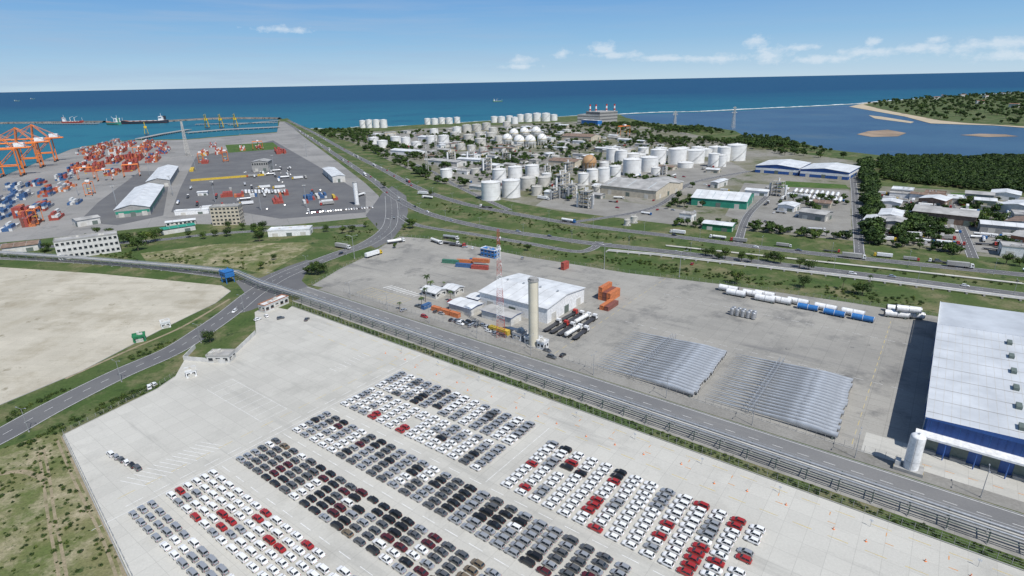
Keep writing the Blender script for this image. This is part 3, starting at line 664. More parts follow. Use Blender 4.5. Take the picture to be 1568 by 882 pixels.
for i in range(56):
    x=1+i*1.95; mb.box(x,-.06,7.6,.12,.12,h-8.2,mblue2 if i%4==0 else mblue)
mb.add([(-2.5,-3.2,6.9),(w,-3.2,6.9),(w,.0,7.5),(-2.5,.0,7.5)],[(0,1,2,3)],mw); mb.add([(-2.5,-3.2,6.2),(w,-3.2,6.2),(w,-3.2,6.92),(-2.5,-3.2,6.92)],[(0,1,2,3)],mw)
mb.add([(-2.5,-3.2,6.5),(w,-3.2,6.5),(w,.0,7.1),(-2.5,.0,7.1)],[(3,2,1,0)],mw)
for i in range(14):
    x=-2+i*8; mb.beam((x,-3,0),(x,-3,6.3),.25,mblue)
    mb.box(x+4,-.1,0,4.5,.2,4.6,mdk); mb.box(x+4,-.16,4.65,5.1,.32,.4,mgt)
    mb.box(x+4,-.9,0,4.2,1.4,1.1,mgrey)
for i in range(32): mb.box(-.06,3+i*3.8,0,.16,.2,h-1.7,mblue2)
for i in range(5): mb.box(-.12,14+i*24,0,.22,4.4,4.6,mgt)
mb.obj('blue_warehouse',AB(11,212),EA)
mb=MB(); mb.box(0,0,0,8,5,1.2,mgrey); mb.cyl(.5,0,1.2,2.1,2.1,11.5,28,mw); mb.sph(.5,0,12.7,2.1,28,8,mw,.45); mb.cyl(.5,0,4,2.13,2.13,.15,28,msteel); mb.beam((.5,-2.25,1.2),(.5,-2.25,13),.1,msteel); mb.box(-3,0,1.2,1.5,2.5,1.6,mwall); mb.cyl(.5,0,13.4,.3,.3,.6,8,msteel)
for x in (-3.9,3.9):
    for y in (-2.4,2.4): mb.beam((x,y,1.2),(x,y,2.2),.06,myel)
mb.obj('storage_tank',AB(8.5,197),EA)
# ---- wind turbine blades
def blade_mesh(seed):
    mb=MB(); n=14; vs=[];fs=[]
    st=[(0,1.02,1.02,1.75),(-2,1.0,1.0,1.75),(-6,.78,1.25,1.8),(-10,.55,1.35,1.85),(-16,.40,1.05,1.8),(-23,.28,.75,1.65),(-30,.2,.52,1.45),(-38,.13,.34,1.15),(-43,.08,.2,.95),(-46.5,.03,.06,.85)]
    for x,ry,rz,zc in st:
        for i in range(n):
            t=2*math.pi*i/n; y=ry*math.cos(t); z=rz*math.sin(t); vs.append((x,y+.25*(x/46)**2*seed,z+zc))
    for j in range(len(st)-1):
        for i in range(n): fs.append((j*n+i,j*n+(i+1)%n,(j+1)*n+(i+1)%n,(j+1)*n+i))
    mb.add(vs,fs,msilver,True); mb.add(vs[:n],[tuple(range(n))],mw); mb.tube((.01,0,1.75),(.05,0,1.75),.75,.75,12,mdark)
    mb.box(-1.5,0,0,.6,2.1,.75,mdk)
    return mb.mesh('wind_turbine_blade')
BL=[blade_mesh(s) for s in (-1,0,1)]
for (a,b0,nb_,af) in ((-63,200,19,-89),(-13,201,20,-41)):
    for i in range(nb_):
        place('wind_turbine_blade',random.choice(BL),AB(a+U(-.5,.5)-i*.06,b0+1.2+i*2.4,.03),EA+U(-.006,.006))
    mb=MB()
    for i in range(nb_+1):
        mb.beam((0,i*2.4,0),(0,i*2.4,4.2),.12,msteel); mb.beam((-1.6,i*2.4,0),(-1.6,i*2.4,4.2),.12,msteel); mb.beam((0,i*2.4,2.1),(-1.6,i*2.4,4.1),.08,msteel)
    for x in (0,-1.6):
        for z in (.3,4.1): mb.beam((x,0,z),(x,nb_*2.4,z),.14,msteel)
    mb.obj('blade_support_frame',AB(af,b0),EA)
mb0=[]
for m_,L in ((mw,11),(mblue2,13)):
    mb=MB(); mb.tube((-L/2,0,2.1),(L/2,0,2.1),1.75,1.65,24,m_,mdark); 
    for x in (-L/2+.1,0,L/2-.3): mb.tube((x,0,2.1),(x+.2,0,2.1),1.82,1.8,24,msteel if m_ is mw else mw)
    for x in (-L*.35,L*.35): mb.box(x,0,0,.8,3.2,.9,mdk)
    mb0.append(mb.mesh('tower_section'))
for i,(a,bb,k) in enumerate(((-90,330,0),(-84,325,0),(-76,329,0),(-68,325,0),(-60,327,0),(-52,330,0),(-46,325,1),(-38,329,0),(-33,324,1),(-25,329,0),(-20,324.5,1),(-70,331.5,0))):
    place('tower_section',mb0[k],AB(a,bb),EA+U(-.05,.05),(1,1,1) if k==0 else (.8,.9,.85))
for i,(x,y) in enumerate(((1375,478),(1382,485),(1390,479),(1372,486),(1395,487))): place('tower_section',mb0[0],S(x,y,0.03+(3.3 if i==2 else 0)),EA+.25)
mb=MB()
mb.cyl(0,0,.4,1.1,1.1,3.2,16,msteel); mb.sph(0,0,3.6,1.1,16,6,msteel,.4)
for i in range(4): t=i*1.57+.78; mb.beam((math.cos(t),math.sin(t),0),(math.cos(t),math.sin(t),1),.12,mdark)
VS=mb.mesh('steel_vessel')
for i in range(10): place('steel_vessel',VS,AB(-77+(i%5)*2.7+U(-.3,.3),295+(i//5)*2.8,.03))
# containers
def cont_mesh(m_,L=12.19):
    mb=MB(); W=2.44;H=2.59; n=26; ol=[]
    for i in range(n+1):
        x=-L/2+.15+(L-.3)*i/n; ol.append((x,-W/2+(.02 if i%2 else .09)))
    ol+= [(-x,-y) for x,y in ol]
    k=len(ol); vs=[(x,y,.15) for x,y in ol]+[(x,y,H-.1) for x,y in ol]
    mb.add(vs,[(i,(i+1)%k,k+(i+1)%k,k+i) for i in range(k)],m_); mb.box(0,0,H-.12,L-.1,W-.1,.1,m_)
    for x in (-1,1):
        for y in (-1,1): mb.box(x*(L/2-.08),y*(W/2-.08),0,.16,.16,H,m_)
    for z in (0,H-.14):
        for y in (-1,1): mb.box(0,y*(W/2-.07),z,L-.32,.13,.14,m_)
        for x in (-1,1): mb.box(x*(L/2-.07),0,z,.13,W-.32,.14,m_)
    for y in (-.7,-.25,.25,.7): mb.beam((L/2+.02,y,.2),(L/2+.02,y,H-.2),.03,msteel)
    return mb.mesh('shipping_container')
cc={'o':M('container_orange',(.52,.17,.065),.6,var=.3),'r':M('container_red',(.36,.075,.055),.6,var=.35),'b':M('container_blue',(.05,.12,.26),.6,var=.3),'w':M('container_white',(.6,.6,.58),.6,var=.2),'g':M('container_green',(.06,.18,.12),.6,var=.3),'y':M('container_yellow',(.6,.42,.05),.6,var=.2),'s':M('container_grey',(.25,.26,.28),.6,var=.2),'m':M('container_brown',(.22,.08,.06),.6,var=.3)}
CT={k:cont_mesh(v) for k,v in cc.items()}; CS={k:cont_mesh(v,6.06) for k,v in cc.items()}
def cstack(p,ang,nl,nw,nt_,pal,fill=.9):
    dx=Vector((math.cos(ang),math.sin(ang),0)); dy=Vector((-dx.y,dx.x,0))
    for i in range(nl):
        for j in range(nw):
            if R()>fill: continue
            for k in range(random.randint(1,nt_)):
                q=p+dx*(i*12.7)+dy*(j*2.62); q.z=.05+k*2.6; place('shipping_container',CT[random.choice(pal)],q,ang+U(-.008,.008))
    L=nl*12.7; OBS.append((p.x+dx.x*L/2,p.y+dx.y*L/2,L/2+2))
PR='rrroomrwb'
for x,y,nl,nw,nt_,pal in ((40,335,3,5,4,PR),(70,322,3,5,3,'rwbos'),(15,318,3,6,4,'wwbsb'),(40,305,3,6,4,'wbwbs'),(78,300,3,6,4,'rrosb'),(105,292,4,6,3,'rows'),(20,352,2,4,2,'rwb'),(95,335,2,4,3,'rrw'),(55,345,2,5,3,'rmo'),(120,312,2,4,2,'wsb'),(8,335,3,5,3,'wbsw'),(28,290,3,6,3,'wbss'),(62,284,3,6,3,'wrbs'),
    (125,262,5,7,4,PR),(150,262,5,7,4,'rormr'),(150,245,6,8,4,PR),(180,250,6,7,4,PR),(205,262,5,6,5,'rrrm'),(213,247,6,8,5,'rrro'),(240,248,6,7,4,PR),(185,236,7,8,4,'orrwr'),(225,233,8,8,4,PR),(255,235,7,7,3,'rrowb'),(160,230,8,8,4,'ormwr'),(250,225,7,7,3,PR),(135,236,6,8,4,'rosw'),(200,225,8,8,3,PR),(175,222,8,7,3,'rsow'),(230,222,7,7,3,'rmow'),(178,268,4,6,3,PR),(105,275,4,6,3,'wbrs'),
    (318,238,5,5,3,'rowy'),(340,236,6,5,3,'wror'),(318,250,4,4,2,'rrw'),(438,235,5,7,3,'rrr'),(355,300,1,5,2,'rr'),(372,300,1,4,2,'rro'),(432,310,2,4,2,'rrr'),(440,298,1,4,2,'rro'),(480,305,2,4,2,'bbr'),(498,302,2,4,2,'wwb'),(515,305,1,3,2,'ryr'),(400,228,5,4,2,'orrw'),(295,262,3,2,1,'yyy'),(470,310,1,2,1,'rw'),(392,300,1,3,1,'wb'),(330,225,6,5,2,'rsw'),(375,230,5,4,2,'rwo')):
    cstack(S(x,y),GA,nl,nw,nt_,pal)
q=S(300,277); 
for i in range(8): place('shipping_container',CT['y'],q+G2*(i*12.5)+Vector((0,0,.05)),GA-math.pi/2)
def c1(x,y,k,ang,z=0): place('shipping_container',CT[k],S(x,y)+Vector((0,0,.05+z)),ang)
for z in (0,2.6,5.2):
    for j,k in enumerate('omo'): 
        if z<5 or j<1: place('shipping_container',CT[k],AB(-150+j*2.7+4,281,.05+z),EA+1.57)
place('shipping_container',CT['o'],AB(-138,268,.05),EA+1.57); place('shipping_container',CT['m'],AB(-135,268,.05),EA+1.57)
for z in (0,2.6): place('shipping_container',CS['r'],S(865,412)+Vector((0,0,.05+z)),EA+1.5)
for x,y,k,z in ((735,412,'r',0),(737,407,'o',2.6),(711,409,'b',0),(712,403,'o',0),(690,403,'g',0),(732,402,'b',0)): c1(x,y,k,EA+.35,z)
for i in range(3): place('shipping_container',CS['o'],AB(-213+i*7,209,.05),EA)
place('shipping_container',CS['b'],AB(-221,209,.05),EA+1.57); place('shipping_container',CT['y'],AB(-166,206,.05),EA); place('shipping_container',CS['w'],AB(-160,209.5,.05),EA)
for i in range(9): place('parked_truck',TR[(6,5,6,2)[i%4]],AB(-147+(i%5)*4.2,226+(i//5)*16,.05),EA+1.57+U(-.05,.05))
for x,y in ((700,377),(712,379),(724,381),(668,372),(690,374),(690,366),(764,380),(800,396),(1060,405)): park(x,y,EA+U(-.3,.3)) if R()<.35 else car(x,y,U(0,3))
for x,y in ((668,478),(676,481),(650,486),(700,470),(705,497),(770,515),(760,512),(640,470),(618,476),(690,462),(838,538),(862,545),(845,548)): car(x,y,EA+random.choice((0,1.57)))
for _ in range(22): q=AB(U(-200,-165),U(203,208),.05); place('parked_car',CM[random.choice('wsgk')][0],q,EA+random.choice((0,1.57)))
shed('toll_office',AB(-291,152),EA+1.75,17,5,4,mwall,mroofw,flat=True,win=1,doors=1,trim=mterra)
shedpx('lot_office',(318,556),(352,556),6,3.4,mwall,mroofg,flat=True,win=1,doors=1)
shedpx('guard_booth',(286,580),(302,576),3.5,3,mw,mroofw,flat=True,win=1,doors=1); shedpx('guard_booth',(205,526),(224,522),4,3,mgreen,mgreen,flat=True,win=1,doors=1); shedpx('guard_booth',(248,504),(262,501),4,3,mw,mroofw,flat=True,win=1,doors=1)
mb=MB(); kerb(mb,SP([(282,552),(345,557),(392,512)]),0,.25,0,2.2,mwall); kerb(mb,SP([(282,552),(300,533)]),0,.25,0,2.2,mwall); mb.obj('boundary_wall')
for k,(x,y) in enumerate(((236,590),(229,594),(420,470),(470,490),(408,485),(395,490),(430,488))): car(x,y,U(0,3),'w' if k<2 else None)
mb=MB(); mb.cyl(0,0,0,.25,.12,.7,8,morange); mb.box(0,0,0,.6,.6,.06,morange); mb.cyl(0,0,.35,.2,.17,.15,8,mw); CN=mb.mesh('traffic_cone')
mb=MB(); mb.cyl(0,0,0,.05,.05,2.6,6,msteel); mb.box(0,0,1.9,.9,.05,.7,mw); SG=mb.mesh('lane_sign')
for k in range(-195,60,11): place('traffic_cone',CN,AB(k+U(-2,2),155+U(-2,3),.04),0,1.0)
for k in range(-190,60,24): place('lane_sign',SG,AB(k,161.5,.04),EA)
# ---------------------------------------------------------------- port cranes and ships
def sts_crane():
    mb=MB(); H=38; g=24; wd=18
    for x in (0,g):
        for y in (0,wd): mb.beam((x,y,2),(x,y,H),1.3,morange); mb.box(x,y,0,3,5,2,mdark)
        mb.beam((x,0,4),(x,wd,4),1.2,morange); mb.beam((x,0,H),(x,wd,H),1.2,morange)
    for y in (0,wd): mb.beam((0,y,15),(g,y,15),1.1,morange); mb.beam((0,y,H),(g,y,H),1.1,morange); mb.beam((0,y,15),(g,y,H),.7,morange)
    for y in (wd*.3,wd*.7): mb.beam((-45,y,H+1),(g+18,y,H+1),1.5,morange)
    for i in range(10): x=-45+i*9.5; mb.beam((x,wd*.3,H+1),(x,wd*.7,H+1),.6,morange)
    for y in (wd*.3,wd*.7): mb.beam((0,y,H),(4,y,H+24),1.1,morange); mb.beam((g,y,H),(4,y,H+24),.8,morange); mb.beam((4,y,H+24),(-40,y,H+2),.35,morange); mb.beam((4,y,H+24),(-20,y,H+2),.35,morange); mb.beam((4,y,H+24),(g+16,y,H+2),.35,morange)
    mb.beam((4,wd*.3,H+24),(4,wd*.7,H+24),1,morange); mb.box(g+6,wd/2,H+2.5,12,7,5.5,mw); mb.box(-12,wd/2,H-4,4,3,3,mw)
    return mb.mesh('ship_to_shore_crane')
SC=sts_crane()
for L in (1095,1200,1290): place('ship_to_shore_crane',SC,GP(L,-330,.05),GA-math.pi/2,1.05)
def rtg():
    mb=MB()
    for x in (0,20):
        for y in (0,8): mb.beam((x,y,1.5),(x,y,17),.5,morange); mb.tube((x,y-.4,.8),(x,y+.4,.8),.8,.8,10,mtyre)
        mb.beam((x,0,2.2),(x,8,2.2),.6,morange); mb.beam((x,0,17),(x,8,17),.6,morange)
    for y in (1,7): mb.beam((0,y,17.5),(20,y,17.5),.8,morange)
    mb.box(11,4,18.2,4,5,2.2,mw); mb.box(11,1,14.5,1.6,1.6,2,mglass); mb.box(20,4,3,1.6,4,2,mw); mb.beam((11,4,18),(11,4,9),.15,mdark); mb.box(11,4,8.6,2.4,6,.4,myel)
    return mb.mesh('gantry_crane')
RG=rtg()
for x,y in ((150,278),(190,272),(120,276),(205,240),(312,250),(350,248),(60,345),(388,230),(142,300)): q=S(x,y); place('gantry_crane',RG,(q.x,q.y,.05),GA-math.pi/2+random.choice((0,0,1.57)),U(.85,1.0))
mb=MB()
for x in (-8,8):
    for y in (-6,6): mb.beam((x,y,2),(x*.5,y*.6,26),1.0,myel)
mb.box(0,0,25,14,10,6,myel); mb.beam((0,0,30),(-34,0,44),1.6,myel); mb.beam((0,0,30),(22,0,28),1.4,myel); mb.beam((0,0,46),(-32,0,44),.4,myel); mb.beam((0,0,30),(0,0,46),1,myel); mb.beam((0,0,46),(22,0,29),.4,myel); mb.beam((-30,0,42),(-30,0,25),.8,myel); mb.box(22,0,24,6,6,5,myel); mb.box(0,0,0,20,16,2,mdark)
SL=mb.mesh('ship_loader')
for x,y in ((318,197),(340,197),(362,196)): q=S(x,y); place('ship_loader',SL,(q.x,q.y,2.4),1.9,.9)
q=S(225,207); place('ship_loader',SL,(q.x,q.y,2.4),-1,.7); 
def ship(name,L,Bm,D,hull,cranes=0):
    mb=MB(); st=[(-.5,.62,.3),(-.46,.85,.0),(-.3,1,0),(.3,1,0),(.42,.7,0),(.48,.3,.0),(.52,.03,.25)]; vs=[]
    for x,w_,k in st:
        yw=Bm/2*w_; z0=-3+k*D; ztop=D+(3.5 if x>.4 else (2 if x<-.45 else 0))
        vs+=[(x*L,-yw*.75,z0),(x*L,-yw,2),(x*L,-yw,ztop),(x*L,yw,ztop),(x*L,yw,2),(x*L,yw*.75,z0)]
    for i in range(len(st)-1):
        for k in range(5):
            a=i*6+k; m_=hull if k in (1,3) else (mhullr if k!=2 else mterra); mb.add([vs[a],vs[a+1],vs[a+7],vs[a+6]],[(0,1,2,3)],m_)
    mb.add(vs[:6],[(0,1,2,3,4,5)],hull)
    mb.box(-.38*L,0,D,.12*L,Bm*.85,4,mw); mb.box(-.38*L,0,D+4,.1*L,Bm*.75,9,mw); mb.box(-.375*L,0,D+13,.06*L,Bm,3,mw); mb.box(-.345*L,0,D+13.6,.3,Bm*.9,1.4,mglass)
    mb.box(-.44*L,0,D+4,.05*L,Bm*.3,13,hull); mb.beam((-.37*L,0,D+16),(-.37*L,0,D+26),.8,mw)
    for i in range(4): mb.box(-.335*L+.0,0,D+4.5+i*2.3,.25,Bm*.7,.9,mglass)
    mb.beam((.46*L,0,D+3),(.46*L,0,D+14),.8,mw); mb.box(.05*L,0,D,.7*L*.9,1.5,1.6,mw)
    for i in range(5): mb.box((-.2+i*.14)*L,0,D,4,Bm*.7,1.2,mterra)
    for i in range(cranes): x=(-.1+.2*i)*L; mb.beam((x,0,D),(x,0,D+16),1.4,mw); mb.beam((x,0,D+14),(x+14,0,D+20),.8,mw)
    return mb.mesh(name)
sh1=ship('tanker_ship',165,26,9,mhull); sh2=ship('tanker_ship',90,18,8,mhullg,1); sh3=ship('cargo_ship',80,14,6,mhullr,2)
for me,x,y,an in ((sh1,222,189,.12+math.pi),(sh2,174,191,2.6),(sh3,112,188.5,.1)): q=S(x,y,-1.5); place('tanker_ship' if me is not sh3 else 'cargo_ship',me,q,an)
for x,y in ((26,155),(50,152),(762,156)): q=S(x,y,-1.5); place('cargo_ship',sh2,q,.3,.7)
# ---------------------------------------------------------------- tank farms
def tank(x,y,wp,hp,mat=None):
    p=S(x,y); D=depth(p); k_=1.08 if mat is None else 1.0; r=wp*k_*D/871/2; h=hp*D/871*.97; d=p.normalized(); c=p+d*r
    for ox,oy,o in OBS:
        if (c.x-ox)**2+(c.y-oy)**2<(r*.8+o*.8)**2 and mat is not None: return
    mb=MB(); mat=mat or mw2; n=30
    mb.cyl(0,0,0,r+1,r+1,.4,n,mgrey); mb.cyl(0,0,.4,r,r,h-.4,n,mat); mb.cyl(0,0,h,r+.12,.4,r*.16,n,mat); mb.cyl(0,0,h-.5,r+.18,r+.18,.35,n,mgt)
    for k in range(1,4): mb.cyl(0,0,h*k/4,r+.04,r+.04,.12,n,mgt)
    m_=int(h/.9)
    t0=U(3.4,5.6)
    for i in range(m_):
        t=t0+i*.9/r*1.2; mb.box((r+.55)*math.cos(t),(r+.55)*math.sin(t),.4+i*h/m_,1.1,.9,.25,mgt,t)
        if i%2==0: mb.beam(((r+1)*math.cos(t),(r+1)*math.sin(t),.4+i*h/m_),((r+1)*math.cos(t),(r+1)*math.sin(t),1.6+i*h/m_),.07,mgt)
    mb.cyl(r*.4,0,h+r*.1,.5,.5,1.2,8,mgt); mb.cyl(-r*.5,r*.2,h+r*.06,.35,.35,1,8,mgt); mb.cyl(0,0,h+r*.16,.5,.5,.7,8,mat)
    for k in range(16):
        a0=2*math.pi*k/16;a1=2*math.pi*(k+1)/16; mb.beam((r*math.cos(a0),r*math.sin(a0),h+1),(r*math.cos(a1),r*math.sin(a1),h+1),.06,mgt); mb.beam((r*math.cos(a0),r*math.sin(a0),h),(r*math.cos(a0),r*math.sin(a0),h+1),.06,mgt)
    mb.obj('storage_tank',(c.x,c.y,0),U(0,.4)); OBS.append((c.x,c.y,r+1.5))
for t in ((556,196,9,11),(566,196,9,12),(577,196,10,12),(588,196,10,12),(655,191,9,9),(666,191,10,9),(677,190,10,9),(688,190,10,9),(700,189,9,9),(757,188,10,9),(768,188,10,9),(780,187,10,9),(797,187,10,11),(809,187,11,12),(822,186,12,12),(836,186,12,12),(848,185,10,9),(788,190,10,10),
    (573,221,14,10),(586,227,15,11),(607,222,15,12),(622,223,13,12),(638,226,14,8),(662,221,16,12),(680,221,15,13),(665,206,12,8),(700,204,12,9),
    (684,273,17,13),(752,308,27,28),(783,304,26,27),(765,280,20,20),(789,278,20,22),(815,273,20,19),(837,278,14,12),
    (893,284,15,18),(907,280,17,20),(924,280,17,22),(941,275,17,20),(937,252,17,24),(951,253,16,22),(967,270,26,25),(993,264,26,22),(968,252,20,16),(980,250,16,13),
    (1007,252,22,22),(1036,252,26,23),(1063,251,27,20),(1092,256,16,20),(1107,248,18,22),(1126,247,26,24),(1096,238,22,12),(1080,240,18,11),(1104,256,13,18),(1049,258,22,8),(1025,243,18,12),
    (1012,236,17,9),(1045,236,18,9),(1068,236,18,10),(985,236,15,9),(925,262,14,13),(1004,268,14,11)): tank(*t)
for t in ((715,203,14,11),(730,201,14,10),(745,199,13,10),(697,212,14,9),(718,218,16,11),(736,224,17,11),(752,215,15,11),(764,220,13,11),(808,292,24,19),(833,290,19,18),(706,230,14,9),(740,236,13,9),(755,205,13,9),(600,214,12,8),(822,300,16,14),(915,296,13,10),(890,296,13,12),(850,248,14,9),(868,205,14,6),(884,210,14,6),(960,346,9,9),(970,342,10,10),(722,232,13,9),(862,272,12,10),(728,268,13,9),(776,195,12,8),(735,212,14,9),(820,246,13,9),(958,238,14,9)): tank(*t,mgt)
def sphere_tank(x,y,wp,mat,ns=10):
    p=S(x,y); D=depth(p); r=wp*D/871/2; mb=MB(); zc=r+2.5
    mb.sph(0,0,zc,r,28,16,mat)
    for i in range(ns): t=2*math.pi*i/ns; mb.cyl(r*.96*math.cos(t),r*.96*math.sin(t),0,.45,.45,zc,8,mat if mat is not mrust else mgrey); t2=t+2*math.pi/ns; mb.beam((r*.96*math.cos(t),r*.96*math.sin(t),1),(r*.96*math.cos(t2),r*.96*math.sin(t2),zc-2),.2,mgt)
    mb.cyl(0,0,zc-.2,r+.5,r+.5,.3,28,myel if mat is not mrust else mrust)
    for i in range(14): t=i*.16; z=zc+r*math.sin(i*.11); rr_=math.sqrt(max(r*r-(z-zc)**2,0))+.6; mb.box(rr_*math.cos(t-2),rr_*math.sin(t-2),z,1.2,1,.3,mgt,t-2)
    mb.cyl(0,0,zc+r,1,1,1.2,10,mgt); mb.obj('gas_sphere_tank',(p.x,p.y,0)); OBS.append((p.x,p.y,r+1))
for x,y,w_ in ((777,222,15),(795,226,17),(812,226,17),(830,222,15),(787,213,14),(803,211,14),(821,211,15)): sphere_tank(x,y,w_,mw2)
sphere_tank(902,262,22,mrust)
shedpx('blue_warehouse',(1156,264),(1222,269),62,9,mblue,mroofw,trim=mw,doors=3,sky=3,rh=3,band=mw); shedpx('blue_warehouse',(1224,270),(1298,276),62,9,mblue,mroofw,trim=mw,doors=3,win=0,sky=4,rh=3,band=mw)
shedpx('green_roof_warehouse',(1058,314),(1142,321),48,7.5,mroofgr,mroofw,trim=mroofgr,doors=3,sky=2)
shedpx('grey_roof_warehouse',(920,296),(1004,306),60,9,mbeige,mroofg,trim=mgt,doors=3,sky=4); shedpx('grey_roof_warehouse',(1006,300),(1045,290),40,9,mbeige,mroofg,trim=mw,doors=3)
shedpx('brown_warehouse',(1395,337),(1492,348),30,8,mroofbr,mroofg,trim=mroofbr,doors=4); shedpx('storehouse',(1405,313),(1445,318),22,6,mroofbr,mroofw,trim=mterra)
shedpx('storehouse',(1075,351),(1120,356),13,5,mgreen,mroofw,trim=mroofgr); shedpx('storehouse',(1522,323),(1590,333),34,6,mwall,mroofw); shedpx('storehouse',(1515,305),(1560,309),24,6,mw,mroofw); shedpx('storehouse',(1535,350),(1600,360),28,6,mwall,mroofbr); shedpx('storehouse',(1545,372),(1600,382),20,6,mterra,mroofg)
shedpx('storehouse',(1222,334),(1262,340),18,6,mgrey,mroofg); shedpx('storehouse',(1345,317),(1378,320),18,5,mw,mroofw); shedpx('storehouse',(1190,322),(1215,325),18,5,mw,mroofw); shedpx('storehouse',(1140,298),(1175,301),14,5,mw,mroofw)
shedpx('storehouse',(655,252),(700,256),22,7,mwall,mroofg); shedpx('storehouse',(700,250),(735,252),18,7,mw,mroofw); shedpx('storehouse',(598,236),(640,239),24,7,mw,mroofw); shedpx('storehouse',(840,255),(880,258),30,9,mbeige,mroofbr); shedpx('storehouse',(640,215),(655,216),24,8,mw,mroofw)
shedpx('storehouse',(860,214),(905,216),45,8,mbeige,mroofbr); shedpx('storehouse',(740,258),(760,260),18,6,mw,mroofw)
shedpx('power_plant',(884,190),(917,191),70,26,mgt,mroofg,flat=True,win=3,doors=0); shedpx('power_plant',(918,191),(945,189),60,34,mgrey,mroofg,flat=True,win=4,doors=0); shedpx('power_plant',(890,191.5),(915,193),18,14,mblue2,mroofw,flat=True)
for x,y in ((903,189),(912,189),(940,188),(928,188)):
    q=S(x,y); mb=MB(); mb.cyl(0,0,0,3,2.2,48,16,mw); mb.cyl(0,0,48,2.25,2.15,5,16,mred); mb.cyl(0,0,36,2.45,2.4,5,16,mred); mb.cyl(0,0,53,2.3,2.3,.5,16,mdark); mb.obj('power_plant_chimney',(q.x,q.y,0))
q=S(950,210); place('gantry_crane',RG,(q.x,q.y,0),.5,1.3)
def unit():
    mb=MB(); W,Dp,n=14,10,4
    for f in range(n):
        z=f*5
        for x in (0,W/2,W):
            for y in (0,Dp): mb.beam((x,y,z),(x,y,z+5),.3,mgt)
        mb.box(W/2,Dp/2,z+4.7,W+.6,Dp+.6,.25,mgrey)
        for y in (0,Dp): mb.beam((0,y,z),(W/2,y,z+5),.18,mgt); mb.beam((0,y,z+5.9),(W,y,z+5.9),.1,myel)
        for _ in range(3): x=U(2,W-2); mb.tube((x,U(2,8),z+1.5),(x+U(2,4),U(2,8),z+1.5),.9,.9,12,random.choice((mw,msteel,mgt)))
    for x in (-3,W+3): mb.cyl(x,4,0,1.4,1.4,U(14,20),16,random.choice((mw,msteel)))
    mb.cyl(W/2,5,20,1,1,4,12,mw)
    return mb.mesh('process_unit')
PU=[unit() for _ in range(3)]
for x,y in ((848,306),(862,304),(876,306),(890,312),(866,284),(858,292),(770,248),(745,262),(838,268),(720,248),(690,250),(870,268),(885,318),(1180,300),(1018,268)):
    q=S(x,y); 
    place('process_unit',random.choice(PU),(q.x,q.y,0),EA+random.choice((0,1.57)),U(.6,.9)); OBS.append((q.x+4,q.y+4,9))
mb=MB(); mb.tube((-7,0,2.6),(7,0,2.6),1.5,1.5,18,mw); mb.sph(-7,0,2.6,1.5,16,8,mw); mb.sph(7,0,2.6,1.5,16,8,mw); mb.box(-4,0,0,.6,2.6,1.4,mgrey); mb.box(4,0,0,.6,2.6,1.4,mgrey); BLT=mb.mesh('bullet_tank')
for i in range(9): q=S(1218+i*8,295+i*.8); place('bullet_tank',BLT,(q.x,q.y,0),1.0); 
for i in range(9): q=S(1222+i*8,303+i*.8); place('bullet_tank',BLT,(q.x,q.y,0),1.0)
OBS.append((*S(1250,298).xy,22))
IZ=SP([(620,232),(760,205),(900,205),(1000,218),(1100,262),(1060,275),(1150,280),(1300,300),(1335,300),(1330,360),(1120,345),(960,325),(840,312),(740,292),(680,262)])
IZ2=SP([(1345,295),(1450,300),(1560,310),(1640,340),(1640,398),(1345,368)]); IZ3=SP([(520,208),(700,200),(860,192),(880,212),(760,225),(620,232)])
rf_=[mroofw,mroofw,mroofg,mroofg,mroofbr,mroofg,mroofg,mroofw]; wl_=[mwall,mw,mbeige,mgrey]
for P,n_,lo,hi in ((IZ,70,11,30),(IZ2,20,15,32),(IZ3,26,14,36)):
    for x,y in scatter(P,n_,12):
        w_,d_=U(lo,hi),U(lo*.7,hi*.6); an=EA+random.choice((0,0,1.57))+U(-.08,.08)
        shed('industrial_shed',Vector((x-w_/2,y-d_/2,0)),an,w_,d_,U(4,7),random.choice(wl_),random.choice(rf_),doors=2,win=1 if R()<.4 else 0,flat=R()<.25)
for P,n_ in ((IZ,250),(IZ2,170),(IZ3,40)):
    for x,y in scatter(P,n_,3):
        if R()<.45: place('parked_truck',random.choice(TR),(x,y,.1),EA+random.choice((0,1.57,.3)),U(.65,1)); OBS.append((x,y,5))
        else: place('parked_car',CM[random.choice('wwsgkr')][random.choice((0,1,2))],(x,y,.1),EA+random.choice((0,1.57)))
PY=SP([(260,300),(420,250),(520,285),(550,315),(430,330),(270,328)])
for x,y in scatter(PY,60,5): 
    if R()<.6: place('parked_truck',random.choice(TR),(x,y,.08),GA+random.choice((0,1.57)))
    else: place('parked_car',CM[random.choice('wwsgk')][0],(x,y,.08),GA)
for i in range(14): place('parked_truck',TR[0 if i%3 else 4],S(372+i*5,296)+Vector((0,0,.08)),GA)
for i in range(26): car(470+i*4,327-i*.35,GA,'w' if i%2 else None)
